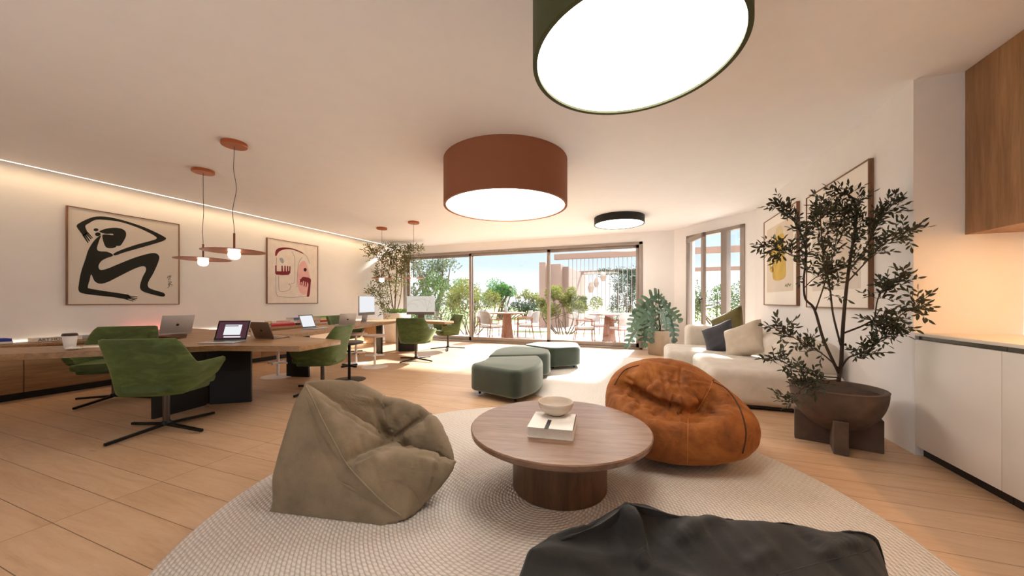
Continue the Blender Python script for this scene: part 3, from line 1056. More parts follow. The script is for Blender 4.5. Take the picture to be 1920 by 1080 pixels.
from mathutils import Quaternion
def facing(n, spin):
    q = Vector(n).normalized().to_track_quat('Z', 'Y') @ Quaternion((0, 0, 1), math.radians(spin))
    return q.to_euler()
pillow('cushion', 'olive green cushion on the sofa, behind the navy one', (1.30, 6.60, .79), (.58, .58), .15, 'olive_cushion', facing((-.75, -.5, .45), 30))
pillow('cushion', 'dark navy grey cushion on the sofa, in front of the olive one', (1.13, 6.28, .63), (.50, .50), .17, 'navy_cushion', facing((-.62, -.68, .42), 28))
pillow('cushion', 'cream cushion on the sofa, leaning on the round backrest', (1.36, 5.86, .64), (.56, .52), .22, 'cream_cushion', facing((-.72, -.55, .42), 26))

# ------------------------------------------------------------------ kitchen
GR = 'kitchen base cabinets under the white worktop'
ys = [3.675, 2.967]
while ys[-1] > 1.6: ys.append(ys[-1] - .70)
for i, (y1, y0) in enumerate(zip(ys[:-1], ys[1:])):
    lab = ['white handleless base cabinet beside the wall corner and olive pot', 'white handleless base cabinet at the right photo edge, next from the corner'][i] if i < 2 else 'white handleless base cabinet further along the kitchen run, %s from the corner' % ['third', 'fourth', 'fifth'][i - 2]
    if y1 < .9: break
    t = thing('base_cabinet', lab, 'cabinet', (XR, (y0 + y1) / 2, 0), 0, GR)
    w = (y1 - y0) / 2 - .002
    obox('carcass', (.022, -w, .075), (.60, w, .90), 'white_lacquer', t)
    obox('door', (0, -w, .075), (.02, w, .905), 'white_lacquer', t, .0015)
    obox('plinth', (.05, -w, 0), (.58, w, .074), 'plinth_black', t)
    obox('grip_channel', (.024, -w, .905), (.05, w, .934), 'channel', t)
obox('worktop', (0, 0, 0), (.625, 3.67 - ys[-1], .022), 'worktop', None, .002, loc=(XR - .004, ys[-1], .936))
tag(bpy.data.objects['worktop'], 'thin pale kitchen worktop along the right wall', 'worktop')
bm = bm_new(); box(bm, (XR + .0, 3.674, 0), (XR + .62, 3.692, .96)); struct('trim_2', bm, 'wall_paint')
ys = [3.685, 2.80, 1.9]
for i, (y1, y0) in enumerate(zip(ys[:-1], ys[1:])):
    t = thing('wall_cabinet', ['oak wall cabinet hanging above the worktop at the top right corner', 'oak wall cabinet, second from the wall corner above the worktop', 'oak wall cabinet, third from the wall corner above the worktop'][i], 'cabinet', (2.29, (y0 + y1) / 2, 1.71), 0, 'oak wall cabinets')
    w = (y1 - y0) / 2 - .001
    obox('carcass', (.021, -w, 0), (.33, w, C - 1.71 - .002), 'upper_oak', t)
    obox('door', (0, -w, -.001), (.02, w, C - 1.71 - .002), 'upper_oak', t, .001)
    if i < 2:
        obox('led_strip', (.17, -w + .05, -.008), (.20, w - (.42 if i == 0 else .05), -.001), 'led_kitchen', t)

# ------------------------------------------------------------------ wall bench, desks
t = thing('wall_bench', 'long low oak bench cabinet running along the left wall', 'cabinet', (XL, 3, 0))
obox('benchtop', (.002, YB - 3 + .05, .64), (.50, 8.1 - 3, .68), 'desk_oak', t, .003)
y = 1.92 - .955 * 4
k = 0
while y < 5.1:
    obox('door', (.455, y - 3 + .004, .09), (.475, y - 3 + .951, .632), 'cabinet_oak', t, .001)
    y += .955
obox('carcass', (.002, YB - 3 + .05, .09), (.45, y - 3, .64), 'cabinet_oak', t)
obox('plinth', (.01, YB - 3 + .05, 0), (.42, y - 3, .09), 'plinth_black', t)
obox('led_strip', (.006, YB - 3 + .3, .681), (.020, 8.0 - 3, .690), 'led_soft', t)
obox('end_support', (.01, 8.02 - 3, 0), (.46, 8.08 - 3, .64), 'cabinet_oak', t)
t = thing('floor_light', 'warm LED strip glowing under the open end of the wall bench', 'light', (XL + .06, 6.8, .02))
obox('led_strip', (-.01, -1.5, 0), (.01, 1.5, .012), 'led_warm', t)
obox('channel', (-.02, -1.5, -.02), (.02, 1.5, -.001), 'channel', t)
t = thing('glow_light', 'pink LED strip glowing on the bench below the figure print', 'light', (XL + .035, 3.35, .683))
obox('led_strip', (-.008, -.35, .003), (.008, .35, .014), 'led_pink', t)
obox('channel', (-.012, -.36, -.001), (.012, .36, .003), 'channel', t)

def desk(label, top, panels, z1=.74, th=.055):
    cx = sum(p[0] for p in top) / len(top); cy = sum(p[1] for p in top) / len(top)
    t = thing('desk', label, 'desk', (cx, cy, 0), 0, 'oak desks')
    bm = bm_new(); prism(bm, [(x - cx, y - cy) for x, y in top], z1 - th, z1, .003, 2)
    finish('desktop', bm, 'desk_oak', t, 30)
    for a, b in panels:
        a, b = Vector(a), Vector(b)
        d = (b - a).normalized(); nn = Vector((-d.y, d.x)) * .02
        q = [a - nn, b - nn, b + nn, a + nn]
        bm = bm_new(); prism(bm, [(p.x - cx, p.y - cy) for p in q], 0, z1 - th - .001, .002, 1)
        finish('leg_panel', bm, 'black_panel', t, 30)
    return t
desk('oak desk nearest the camera with an angled wing running past the front green chair',
     [(-7.0, -.44), (-4.17, 2.36), (-3.32, 2.61), (-3.42, 3.23), (-4.35, 3.37), (-6.42, 3.72), (-7.56, 3.72), (-7.56, 3.10), (-6.05, 3.03), (-5.45, 2.72), (-5.15, 2.33), (-7.5, -.03)],
     [((-4.70, 2.06), (-4.77, 2.56)), ((-4.75, 2.60), (-4.41, 2.84)), ((-4.80, 2.60), (-5.1, 3.2))])
desk('long narrow oak desk behind the front one with laptops and a monitor on it',
     [(-4.62, 3.46), (-5.64, 7.10), (-6.36, 6.92), (-5.36, 3.56)],
     [((-5.78, 6.50), (-5.55, 6.40)), ((-5.36, 4.0), (-5.0, 4.1))])
desk('far oak desk end by the sliding window with a monitor on it',
     [(-5.66, 7.13), (-4.88, 7.06), (-4.25, 6.95), (-4.28, 7.42), (-4.95, 7.62), (-6.2, 7.8), (-6.40, 6.95)],
     [((-5.52, 6.95), (-5.17, 7.22)), ((-5.75, 7.15), (-5.55, 7.0))])

# ------------------------------------------------------------------ green swivel chairs
def chair_parts(t, legrot):
    S = 44
    def prof(s):            # s 0..1 around the shell: left arm front -> back -> right arm front
        u = 2 * s - 1       # -1..1
        a = abs(u)
        sg = 1 if u > 0 else -1
        # plan outline: straight back, rounded corner, splayed arm
        pts = [(0, -.30), (.22, -.29), (.315, -.235), (.345, -.10), (.355, .10), (.35, .27)]
        ss = [0, .30, .46, .62, .82, 1.0]
        for i in range(5):
            if a <= ss[i + 1] + 1e-9:
                f = (a - ss[i]) / (ss[i + 1] - ss[i])
                break
        p0 = pts[i - 1] if i > 0 else (-pts[1][0], pts[1][1]); p1, p2 = pts[i], pts[i + 1]; p3 = pts[i + 2] if i < 4 else p2
        cr = lambda a0, b0, c0, d0: .5 * (2 * b0 + (c0 - a0) * f + (2 * a0 - 5 * b0 + 4 * c0 - d0) * f * f + (3 * b0 - a0 - 3 * c0 + d0) * f ** 3)
        x, y = cr(p0[0], p1[0], p2[0], p3[0]), cr(p0[1], p1[1], p2[1], p3[1])
        k = max(0, min(1, (a - .40) / .24)); k = k * k * (3 - 2 * k)
        zt = .885 * (1 - k) + .645 * k
        zb = .37 + .12 * max(0, (a - .5) / .5)
        return sg * x, y, zt, zb, a
    bm = bm_new()
    rings = []
    for i in range(S + 1):
        x, y, zt, zb, a = prof(i / S)
        n = Vector((x, y + .02, 0))
        xa, ya = prof(max(0, i / S - .03))[:2]; xb, yb = prof(min(1, i / S + .03))[:2]
        n = Vector((yb - ya, -(xb - xa), 0)).normalized()
        if n.dot(Vector((x, y - .05, 0))) < 0: n = -n
        th = .065
        def P(f, z, inn):
            sc = 1 - (1 - f) * (.25 - .07 * max(0, min(1, (a - .35) / .3)))       # taper towards the base
            q = Vector((x * sc, y * (sc if y < 0 else 1 - (1 - f) * .06), 0)) - n * inn
            q.y -= .05 * max(0, (z - .60)) / .28 * max(0, min(1, (.62 - a) / .2))
            return (q.x, q.y, z)
        h = zt - zb
        sec = [P(0, zb + .012, .02), P(.02, zb, .005), P(.12, zb + .02, -.001), P(.5, zb + h * .5, -.006), P(.92, zt - .04, 0), P(1, zt - .010, .010), P(1, zt, th * .5), P(1, zt - .010, th - .01), P(.9, zt - .05, th), P(.5, zb + h * .5, th), P(.15, zb + .05, th), P(0, zb + .012, th)]
        rings.append([bm.verts.new(p) for p in sec])
    m = len(rings[0])
    for A, B in zip(rings[:-1], rings[1:]):
        for k in range(m):
            bm.faces.new((A[k], B[k], B[(k + 1) % m], A[(k + 1) % m]))
    bm.faces.new(rings[0]); bm.faces.new(list(reversed(rings[-1])))
    bmesh.ops.recalc_face_normals(bm, faces=bm.faces[:])
    finish('backrest_shell', bm, 'green_velvet', t, 70)
    # seat pan and cushion
    def plan(k, fy): return rounded_poly([(-.245 * k, -.25 * k), (.245 * k, -.25 * k), (.29 * k, .10), (.27 * k, fy), (-.27 * k, fy), (-.29 * k, .10)], [.10, .10, .1, .07, .07, .1], 5)
    bm = bm_new(); prism(bm, plan(.88, .24), .365, .41, .012, 2); finish('seat_pan', bm, 'green_velvet', t, 50)
    bm = bm_new(); prism(bm, plan(.99, .28), .405, .485, .028, 4); finish('seat', bm, 'green_velvet', t, 60)
    bm = bm_new(); tube(bm, [(0, 0, .05), (0, 0, .366)], .026, 20); finish('column', bm, 'grey_steel', t)
    bm = bm_new(); lathe(bm, [(0, .045), (.04, .045), (.04, .07), (.03, .085), (0, .085)], 20); bmesh.ops.recalc_face_normals(bm, faces=bm.faces[:]); finish('hub', bm, 'black_metal', t)
    for k in range(4):
        bm = bm_new()
        vs = box(bm, (.02, -.018, .042), (.43, .018, .066), .003, 1)
        for v in vs:
            f = max(0, v.co.x / .43)
            v.co.z -= .030 * f; v.co.y *= 1 - .25 * f
        finish('foot', bm, 'black_metal', t, 30, rot=legrot + k * PI / 2)
proto = thing('swivel_chair', 'green velvet swivel chair nearest the camera, seen from behind at the front desk', 'chair', (-4.20, 1.94, 0), math.radians(120 - 90), 'green velvet swivel chairs')
chair_parts(proto, math.radians(-22))
def chair(label, x, y, deg):
    c = copy_tree(proto); c.location = (x, y, 0); c.rotation_euler = (0, 0, math.radians(deg - 90)); c['label'] = label
    return c
chair('green velvet swivel chair behind the desk wing, half hidden by the nearest chair', -6.05, 2.30, -43)
chair('green velvet swivel chair at the free end of the front desk, facing the silver laptop', -4.08, 3.55, 204)
chair('green velvet swivel chair turned away in front of the far monitor', -4.34, 6.0, 104)
chair('green velvet swivel chair beside the sliding window behind the far desk end', -4.62, 7.72, 232)
chair('green velvet swivel chair by the wall behind the silver laptop on the long desk', -6.42, 6.22, 12)

# ------------------------------------------------------------------ stools
def stool_parts(t, mseat, mmet):
    bm = bm_new(); lathe(bm, [(0, .555), (.19, .555), (.205, .562), (.208, .575), (.203, .588), (.19, .592), (0, .592)], 48)
    bmesh.ops.recalc_face_normals(bm, faces=bm.faces[:]); finish('seat', bm, mseat, t, 40)
    bm = bm_new(); lathe(bm, [(0, 0), (.235, 0), (.235, .005), (.05, .016), (0, .016)], 56)
    bmesh.ops.recalc_face_normals(bm, faces=bm.faces[:]); finish('base', bm, mmet, t, 40)
    bm = bm_new(); tube(bm, [(0, 0, .012), (0, 0, .556)], .021, 16); finish('column', bm, mmet, t)
    bm = bm_new()
    box(bm, (-.17, -.016, .205), (.17, .016, .235), .004); box(bm, (-.016, -.13, .205), (.016, .13, .235), .004)
    finish('footrest', bm, mmet, t, 30)
st = thing('stool', 'pale round stool whose base shows under the front desk', 'stool', (-5.50, 3.95, 0), .3, 'round pedestal stools')
stool_parts(st, 'stool_wood', 'white_metal')
def stool(label, x, y, rz):
    c = copy_tree(st); c.location = (x, y, 0); c.rotation_euler = (0, 0, rz); c['label'] = label
stool('pale round stool in the open, between the black stool and the black desk leg', -4.63, 5.15, .5)
stool('pale round stool tucked under the long desk behind the black stool', -5.22, 5.30, .9)
t = thing('stool', 'black round stool beside the long desk, behind the taupe bean bag', 'stool', (-4.23, 4.16, 0), -.2, 'round pedestal stools')
stool_parts(t, 'stool_dark', 'black_metal')

# ------------------------------------------------------------------ laptops and monitors
def logo(parent, name, size, mat, M):
    """small fruit-shaped mark with a bite and a leaf"""
    pts = []
    for i in range(40):
        a = 2 * PI * i / 40
        r = .5 * (1 + .06 * math.cos(2 * a)) - .07 * max(0, math.sin(a)) ** 12 - .05 * max(0, -math.sin(a)) ** 16
        pts.append(Vector((r * math.cos(a) * .92, r * math.sin(a), 0)))
    out = []
    for p in pts:
        d = p - Vector((.56, .08, 0))
        if d.length < .2: p = Vector((.56, .08, 0)) + d.normalized() * .2
        out.append(p)
    bm = bm_new()
    def face(ps):
        bt = [bm.verts.new(M @ (p * size)) for p in ps]
        tp = [bm.verts.new(M @ (p * size + Vector((0, 0, .0006)))) for p in ps]
        f = bm.faces.new(tp); n = len(ps)
        for i in range(n): bm.faces.new((bt[i], bt[(i + 1) % n], tp[(i + 1) % n], tp[i]))
        bmesh.ops.triangulate(bm, faces=[f])
    face(out)
    face([Vector((.02, .52, 0)), Vector((.10, .56, 0)), Vector((.20, .68, 0)), Vector((.20, .78, 0)), Vector((.10, .74, 0)), Vector((.03, .64, 0))])
    bmesh.ops.recalc_face_normals(bm, faces=bm.faces[:])
    return finish(name, bm, mat, parent, 0)
def laptop(label, x, y, deg, open_deg, body, scr, detail=0, z=.741, s=1.0):
    """front edge of the keyboard faces local +Y -> world angle deg; hinge at local y=0"""
    t = thing('laptop', label, 'laptop', (x, y, z), math.radians(deg - 90), 'open laptops on the desks')
    w, d, h = .31 * s, .22 * s, .215 * s
    obox('keyboard_base', (-w / 2, .0, 0), (w / 2, d, .014), body, t, .004)
    obox('keys', (-w * .43, .02, .0141), (w * .43, d * .58, .0152), 'bezel_black', t, .0004)
    lid = bpy.data.objects.new('lid', None); COL.objects.link(lid); lid.parent = t; lid.location = (0, .002, .014)
    lid.rotation_euler = (math.radians(open_deg - 90), 0, 0)     # tilts back towards -Y
    obox('lid_shell', (-w / 2, -.007, 0), (w / 2, 0, h), body, lid, .003)
    obox('bezel', (-w / 2 + .002, 0, .004), (w / 2 - .002, .0012, h - .002), 'bezel_black', lid)
    b = .018
    obox('screen', (-w / 2 + b, .0012, b + .004), (w / 2 - b, .0018, h - b), scr, lid)
    if detail:
        obox('screen_window', (-w * .27, .0018, h * .26), (w * .25, .0024, h * .78), 'screen_white', lid)
        obox('screen_toolbar', (-w * .16, .0024, h * .70), (w * .25, .0028, h * .735), 'screen_dark', lid)
        obox('screen_dock', (-w * .30, .0018, h * .13), (w * .22, .0024, h * .19), 'screen_white', lid)
    M = Matrix(((-1, 0, 0, 0), (0, 0, -1, -.0072), (0, 1, 0, h * .47), (0, 0, 0, 1)))
    logo(lid, 'logo', .032 * s, 'bezel_black', M)
    return t
laptop('silver laptop showing its lid back, left of the dark laptop', -6.25, 2.99, 184, 107, 'aluminium', 'screen_white', s=1.25)
laptop('dark bezelled laptop with its lit screen facing the camera on the front desk', -4.50, 2.66, -62, 112, 'aluminium', 'screen_dim', 1, s=1.12)
laptop('taupe laptop seen from behind its lid, near the free end of the front desk', -4.42, 3.0, 95, 112, 'taupe_aluminium', 'screen_white', s=1.0)
laptop('laptop with a white screen standing near the coloured books', -5.38, 4.42, 14, 110, 'aluminium', 'screen_white', s=1.1)
laptop('silver laptop showing its lid back on the long desk', -5.45, 5.30, 160, 106, 'aluminium', 'screen_white', s=1.05)

def monitor(label, x, y, deg, w, hgt, zb, scr, z=.741):
    t = thing('monitor', label, 'monitor', (x, y, z), math.radians(deg - 90), 'desk monitors')
    b = zb - z
    obox('stand_base', (-.10, -.12, 0), (.10, .06, .008), 'aluminium', t, .002)
    bm = bm_new(); vs = box(bm, (-.085, -.10, .008), (.085, -.085, b + .12)); 
    for v in vs: v.co.y += (v.co.z) * .25
    finish('stand_neck', bm, 'monitor_chin', t)
    obox('housing', (-w / 2, -.03, b), (w / 2, 0, b + hgt), 'aluminium', t, .006)
    obox('chin', (-w / 2, .0, b), (w / 2, .002, b + .062), 'monitor_chin', t)
    obox('screen', (-w / 2 + .008, .0, b + .066), (w / 2 - .008, .002, b + hgt - .008), scr, t)
    return t, b
monitor('slim monitor with a white screen standing on the long desk', -5.86, 6.28, 8, .56, .43, .90, 'screen_white')
t, b = monitor('monitor with a cream line-art screen on the far desk before the window', -5.23, 7.42, -68, .70, .47, .88, 'screen_cream')
bm = bm_new()
for cx, cz, r, a0, a1 in [(.12, .10, .22, 20, 175), (.20, .08, .14, 10, 170), (-.02, .05, .30, 60, 150)]:
    pts = [(cx + r * math.cos(math.radians(a0 + (a1 - a0) * i / 20)), .0025, b + .07 + cz + r * math.sin(math.radians(a0 + (a1 - a0) * i / 20)) * .9) for i in range(21)]
    pts = [p for p in pts if abs(p[0]) < .33 and b + .075 < p[2] < b + .45]
    if len(pts) > 2: tube(bm, pts, .002, 4)
for pts in [[(-.26, .42), (-.20, .25), (-.16, .09)], [(-.10, .40), (-.14, .22), (-.16, .09)], [(-.30, .22), (-.2, .16), (-.16, .09)]]:
    tube(bm, [(x, .0025, b + z_) for x, z_ in pts], .002, 4)
finish('screen_drawing', bm, 'screen_line', t, 180)

# ------------------------------------------------------------------ small things on bench and desks
zb = .681
def bench_book(px, L, W, H, z, cover, label, rz=0., spine=None, x=None, group='books on the wall bench'):
    # spine faces the room (+X): local -Y -> +X  => rotate +90
    X = XL + .19 if x is None else x
    q = atx(px, 605, X)
    return book(label, (X, q.y, z), (L, W, H), PI / 2 + rz, cover, group, 'page_edge', spine)
bk = bench_book(104, .40, .24, .048, zb, 'book_white', 'long white book with black lettering, left of the paper cup')
fc = bpy.data.curves.new('lettering', 'FONT'); fc.body = 'ART HOUSE'; fc.size = .05; fc.extrude = .0006; fc.align_x = 'CENTER'; fc.align_y = 'CENTER'
tmp = bpy.data.objects.new('tmp', fc); COL.objects.link(tmp)
bpy.context.view_layer.update()
me = bpy.data.meshes.new_from_object(tmp.evaluated_get(bpy.context.evaluated_depsgraph_get()))
bpy.data.objects.remove(tmp)
o = link('lettering', me, 'book_black', bk, 0, (-.045, -.12 - .001, .024), (PI / 2, 0, 0))
o['label'] = 'black spine lettering reading ART HOUSE'
bench_book(152, .26, .22, .045, zb, 'book_grey', 'grey white book on the bench just right of the paper cup')
bench_book(4, .10, .24, .035, zb + .001, 'book_white', 'white book at the left photo edge, under the blue one')
bench_book(1, .11, .22, .03, zb + .037, 'book_bright', 'bright blue book at the left photo edge, on a white one')
stack = [
    (486, [('book_grey', .28, .035, 'grey book at the bottom of the leftmost stack behind the taupe laptop'), ('book_green', .26, .02, 'green book in the leftmost stack behind the taupe laptop'), ('book_yellow', .27, .03, 'yellow book on top of the leftmost stack behind the taupe laptop')]),
    (524, [('book_red', .50, .045, 'crimson book at the bottom of the stack right of the taupe laptop'), ('book_pink', .48, .03, 'pink book in the middle of the stack right of the taupe laptop'), ('book_white', .44, .045, 'white book on top of the stack right of the taupe laptop')]),
    (558, [('book_black', .36, .045, 'black book at the bottom of the blue and white stack'), ('book_white', .34, .045, 'white book in the blue and white stack'), ('book_grey', .33, .03, 'grey book in the blue and white stack'), ('book_blue', .34, .035, 'blue book topping the blue and white stack')]),
    (606, [('book_white', .34, .03, 'white book at the bottom of the stack right of the white laptop'), ('book_red', .33, .045, 'crimson book low in the stack right of the white laptop'), ('book_cream', .32, .035, 'cream book in the stack right of the white laptop'), ('book_yellow', .33, .03, 'yellow book in the stack right of the white laptop'), ('book_green', .32, .025, 'green book on top of the stack right of the white laptop')]),
]
for px, items in stack:
    z = zb
    for i, (c, L, H, lab) in enumerate(items):
        sp = {'book_white': 'book_pink', 'book_black': 'book_white', 'book_red': None}.get(c)
        bench_book(px, L * 1.1, .25, H, z, c, lab, random.uniform(-.04, .04), sp if i else None, XL + .24)
        z += H + .001
def paper_cup(label, loc, s=1.0):
    t = thing('paper_cup', label, 'cup', loc, 0, 'paper coffee cups')
    bm = bm_new(); lathe(bm, [(0, .0), (.034, 0), (.035, .004), (.045, .105), (.047, .106), (.047, .110), (0, .110)], 40)
    bmesh.ops.recalc_face_normals(bm, faces=bm.faces[:]); finish('cup_body', bm, 'cup_white', t, 40)
    bm = bm_new(); lathe(bm, [(.0, .106), (.049, .106), (.050, .112), (.047, .116), (.045, .126), (.040, .129), (0, .127)], 40)
    bmesh.ops.recalc_face_normals(bm, faces=bm.faces[:]); finish('cup_lid', bm, 'cup_lid', t, 40)
    t.scale = (s, s, s)
p = atz(131, 652, .741)
paper_cup('white paper coffee cup with dark lid on the left desk wing', (p.x, p.y, .7415), 1.12)
p = atz(477, 629, .741)
paper_cup('small paper cup with dark lid behind the taupe laptop', (p.x, p.y, .7415), 1.0)
def napkin(label, loc, r):
    bm = bm_new(); bmesh.ops.create_icosphere(bm, subdivisions=4, radius=1)
    for v in bm.verts:
        k = 1 + .5 * noise.noise(v.co * 2.3 + Vector(loc)) + .25 * noise.noise(v.co * 6)
        v.co = Vector((v.co.x * r * k, v.co.y * r * k, max(0, .5 + .5 * v.co.z) * r * .55 * k))
    o = finish('napkin', bm, 'paper_white', None, 180, loc); tag(o, label, 'napkin')
p = atz(140, 655, .741)
napkin('crumpled white napkin beside the paper cup', (p.x + .03, p.y - .02, .742), .05)
p = atz(190, 650, .741)
o = obox('notepad', (-.10, -.15, 0), (.10, .15, .006), 'paper_white', None, .001, loc=(p.x, p.y, .7415), rot=math.radians(-40)); tag(o, 'thin white notepad on the desk wing beside the front green chair', 'notepad')
p = atz(468, 630, .741)
t = thing('computer_mouse', 'white computer mouse on the front desk between two laptops', 'mouse', (p.x, p.y - .05, .7415), .6)
bm = bm_new(); bmesh.ops.create_uvsphere(bm, u_segments=24, v_segments=12, radius=1)
for v in bm.verts: v.co = Vector((v.co.x * .055, v.co.y * .032, max(0, v.co.z) * .022))
finish('body', bm, 'cup_white', t, 180)

# ------------------------------------------------------------------ framed prints
def inkpoly(bm, P2, M, th=.0015):
    from mathutils.geometry import tessellate_polygon
    bt = [bm.verts.new(M(p, 0)) for p in P2]
    tp = [bm.verts.new(M(p, th)) for p in P2]
    n = len(P2)
    for t3 in tessellate_polygon([[Vector((p[0], p[1], 0)) for p in P2]]):
        try: bm.faces.new([tp[i] for i in t3])
        except ValueError: pass
    for i in range(n): bm.faces.new((bt[i], bt[(i + 1) % n], tp[(i + 1) % n], tp[i]))
def print_frame(label, side, y0, y1, z0, z1, paper):
    X = XL if side == 'l' else XR
    s = 1 if side == 'l' else -1
    t = thing('framed_print', label, 'picture', (X, (y0 + y1) / 2, (z0 + z1) / 2), 0)
    hy, hz = (y1 - y0) / 2, (z1 - z0) / 2
    fr = .012
    bm = bm_new()
    def b(x0, x1, a0, a1, c0, c1):
        xs = sorted((s * x0, s * x1)); box(bm, (xs[0], a0, c0), (xs[1], a1, c1), .001, 1)
    b(.001, .04, -hy, -hy + fr, -hz, hz); b(.001, .04, hy - fr, hy, -hz, hz); b(.001, .04, -hy + fr, hy - fr, -hz, -hz + fr); b(.001, .04, -hy + fr, hy - fr, hz - fr, hz)
    finish('frame', bm, 'frame_wood', t, 30)
    xs = sorted((s * .001, s * .03))
    obox('paper', (xs[0], -hy + fr, -hz + fr), (xs[1], hy - fr, hz - fr), paper, t)
    return t, X + s * .03, s
# figure print: outlines measured on the photo (zoom of region 110,370..350,590 at 4.908x)
t, XP, s = print_frame('large framed print of a black crouching figure on cream', 'l', 2.40, 3.675, 1.155, 2.555, 'print_cream')
org = Vector(t.location)
def Mz(ox, oy, sc, X, org, s=1):
    def f(p, th):
        q = atx(ox + p[0] / sc, oy + p[1] / sc, X) 
        return Vector((X + s * (.0004 + th) - org.x, q.y - org.y, q.z - org.z))
    return f
M1 = Mz(110, 370, 4.908, XP, org)
def ink(name, polys, M, mat, parent, k=5, th=.0012):
    bm = bm_new()
    for P_ in polys:
        q = catmull([(x, y, 0) for x, y in P_], k) if k else [Vector((x, y, 0)) for x, y in P_]
        inkpoly(bm, [(v.x, v.y) for v in q], M, th)
    bmesh.ops.recalc_face_normals(bm, faces=bm.faces[:])
    return finish(name, bm, mat, parent, 0)
body = [(388, 352), (372, 400), (352, 470), (375, 495), (440, 500), (490, 520), (495, 540), (440, 560), (395, 585), (370, 620), (368, 650), (390, 668), (450, 655), (560, 610), (700, 555), (830, 518), (895, 516), (925, 545), (915, 600), (870, 700), (825, 780), (825, 825), (870, 850), (970, 882), (962, 914), (850, 890), (770, 862), (748, 820), (770, 740), (803, 672), (795, 640), (760, 636), (680, 665), (560, 725), (450, 780), (380, 795), (330, 770), (300, 710), (285, 760), (268, 825), (290, 840), (420, 862), (620, 892), (650, 905), (660, 930), (600, 934), (500, 918), (330, 900), (215, 882), (183, 855), (185, 800), (205, 690), (245, 570), (270, 490), (310, 420), (350, 375)]
arm = [(165, 265), (185, 240), (260, 202), (335, 178), (420, 177), (520, 193), (640, 225), (780, 272), (900, 325), (975, 365), (988, 382), (960, 402), (880, 428), (740, 468), (600, 508), (520, 535), (505, 520), (560, 490), (700, 440), (840, 402), (898, 382), (890, 360), (820, 320), (700, 268), (560, 225), (430, 208), (340, 208), (280, 238), (245, 265), (262, 320), (250, 345), (225, 350), (185, 300)]
head = [(375, 315), (430, 290), (510, 280), (575, 288), (615, 315), (618, 360), (590, 415), (565, 445), (530, 448), (525, 458), (490, 468), (440, 462), (415, 420), (402, 350), (440, 342), (500, 348), (492, 335), (430, 335)]
fingers = [[(215, 345), (232, 340), (275, 415), (268, 422)], [(232, 340), (246, 335), (288, 400), (281, 408)], [(242, 330), (256, 325), (302, 380), (296, 388)], [(250, 318), (264, 315), (314, 372), (308, 378)],
           [(640, 903), (645, 912), (724, 920), (726, 914)], [(640, 912), (640, 922), (722, 937), (724, 930)], [(620, 918), (618, 928), (706, 948), (710, 941)], [(600, 926), (598, 934), (684, 958), (690, 952)]]
circ = lambda cx, cy, rx, ry: [(cx + rx * math.cos(2 * PI * i / 14), cy + ry * math.sin(2 * PI * i / 14)) for i in range(14)]
ink('figure', [body, arm, head, circ(343, 299, 22, 14), circ(360, 340, 26, 17)], M1, 'ink_black', t, 5)
ink('left_fingers', fingers[:4], M1, 'ink_black', t, 0); ink('right_fingers', fingers[4:], M1, 'ink_black', t, 0)
bm = bm_new()
scr = [(1005, 835), (1018, 815), (1008, 800), (1022, 790), (1012, 775), (1030, 770), (1040, 780), (1028, 790), (1018, 805), (1038, 800), (1048, 810)]
tube(bm, [M1((x, y), .001) for x, y in scr], .003, 4); tube(bm, [M1(p, .001) for p in [(1000, 745), (1004, 725), (1018, 722), (1014, 742), (1024, 740)]], .003, 4); tube(bm, [M1(p, .001) for p in [(1012, 765), (1008, 750), (1030, 755)]], .003, 4); tube(bm, [M1(p, .001) for p in [(1018, 730), (1034, 716), (1032, 738)]], .003, 4)
finish('signature', bm, 'ink_black', t, 180)
# abstract face print (zoom of 490,440..610,580 at 7.714x)
t, XP, s = print_frame('framed abstract face print with crimson hands, right of the copper pendants', 'l', 5.19, 6.45, 1.16, 2.585, 'print_pale')
org = Vector(t.location)
M2 = Mz(490, 440, 7.714, XP, org)
ink('pink_patch', [[(560, 420), (620, 380), (660, 440), (690, 560), (700, 640), (640, 860), (560, 830), (520, 700), (530, 520)]], M2, 'ink_pink', t, 5, .0006)
ink('crimson_strokes', [[(200, 295), (205, 240), (240, 200), (320, 185), (420, 193), (520, 222), (590, 255), (615, 278), (600, 276), (520, 240), (420, 212), (330, 215), (265, 240), (235, 275), (215, 310)],
     [(570, 690), (575, 640), (600, 612), (650, 615), (712, 640), (712, 720), (695, 880), (660, 895), (662, 840), (680, 740), (672, 690), (640, 680), (600, 670)]], M2, 'ink_crimson', t, 5)
ink('upper_hand', [[(200, 445), (220, 440), (222, 528), (290, 530), (290, 450), (308, 448), (315, 530), (330, 530), (335, 448), (352, 450), (355, 530), (368, 530), (370, 452), (388, 452), (390, 530), (402, 520), (404, 455), (422, 460), (420, 550), (395, 582), (300, 585), (215, 578), (200, 560)]], M2, 'ink_crimson', t, 0)
ink('lower_fingers', [[(572, 640), (565, 730), (555, 725), (560, 640)], [(605, 660), (590, 735), (578, 730), (590, 655)], [(640, 670), (622, 750), (610, 745), (622, 665)], [(668, 680), (650, 760), (638, 755), (650, 675)]], M2, 'ink_crimson', t, 0)
ink('eye', [circ(633, 507, 22, 26)], M2, 'ink_dark', t, 2)
ink('grey_patch', [[(262, 345), (300, 338), (322, 370), (318, 412), (290, 405)]], M2, 'ink_grey', t, 4)
bm = bm_new()
for L in [[(210, 590), (212, 800), (225, 870), (260, 895), (420, 905), (560, 900), (660, 890)], [(250, 590), (252, 740), (275, 820), (400, 800), (425, 740), (395, 715), (450, 705), (482, 670), (485, 500), (480, 330), (440, 240)], [(700, 420), (660, 320), (610, 275)], [(515, 760), (520, 560), (545, 400), (590, 330)], [(220, 330), (216, 430)]]:
    q = catmull([(x, y, 0) for x, y in L], 6, False)
    tube(bm, [M2((v.x, v.y), .0006) for v in q], .0045, 4)
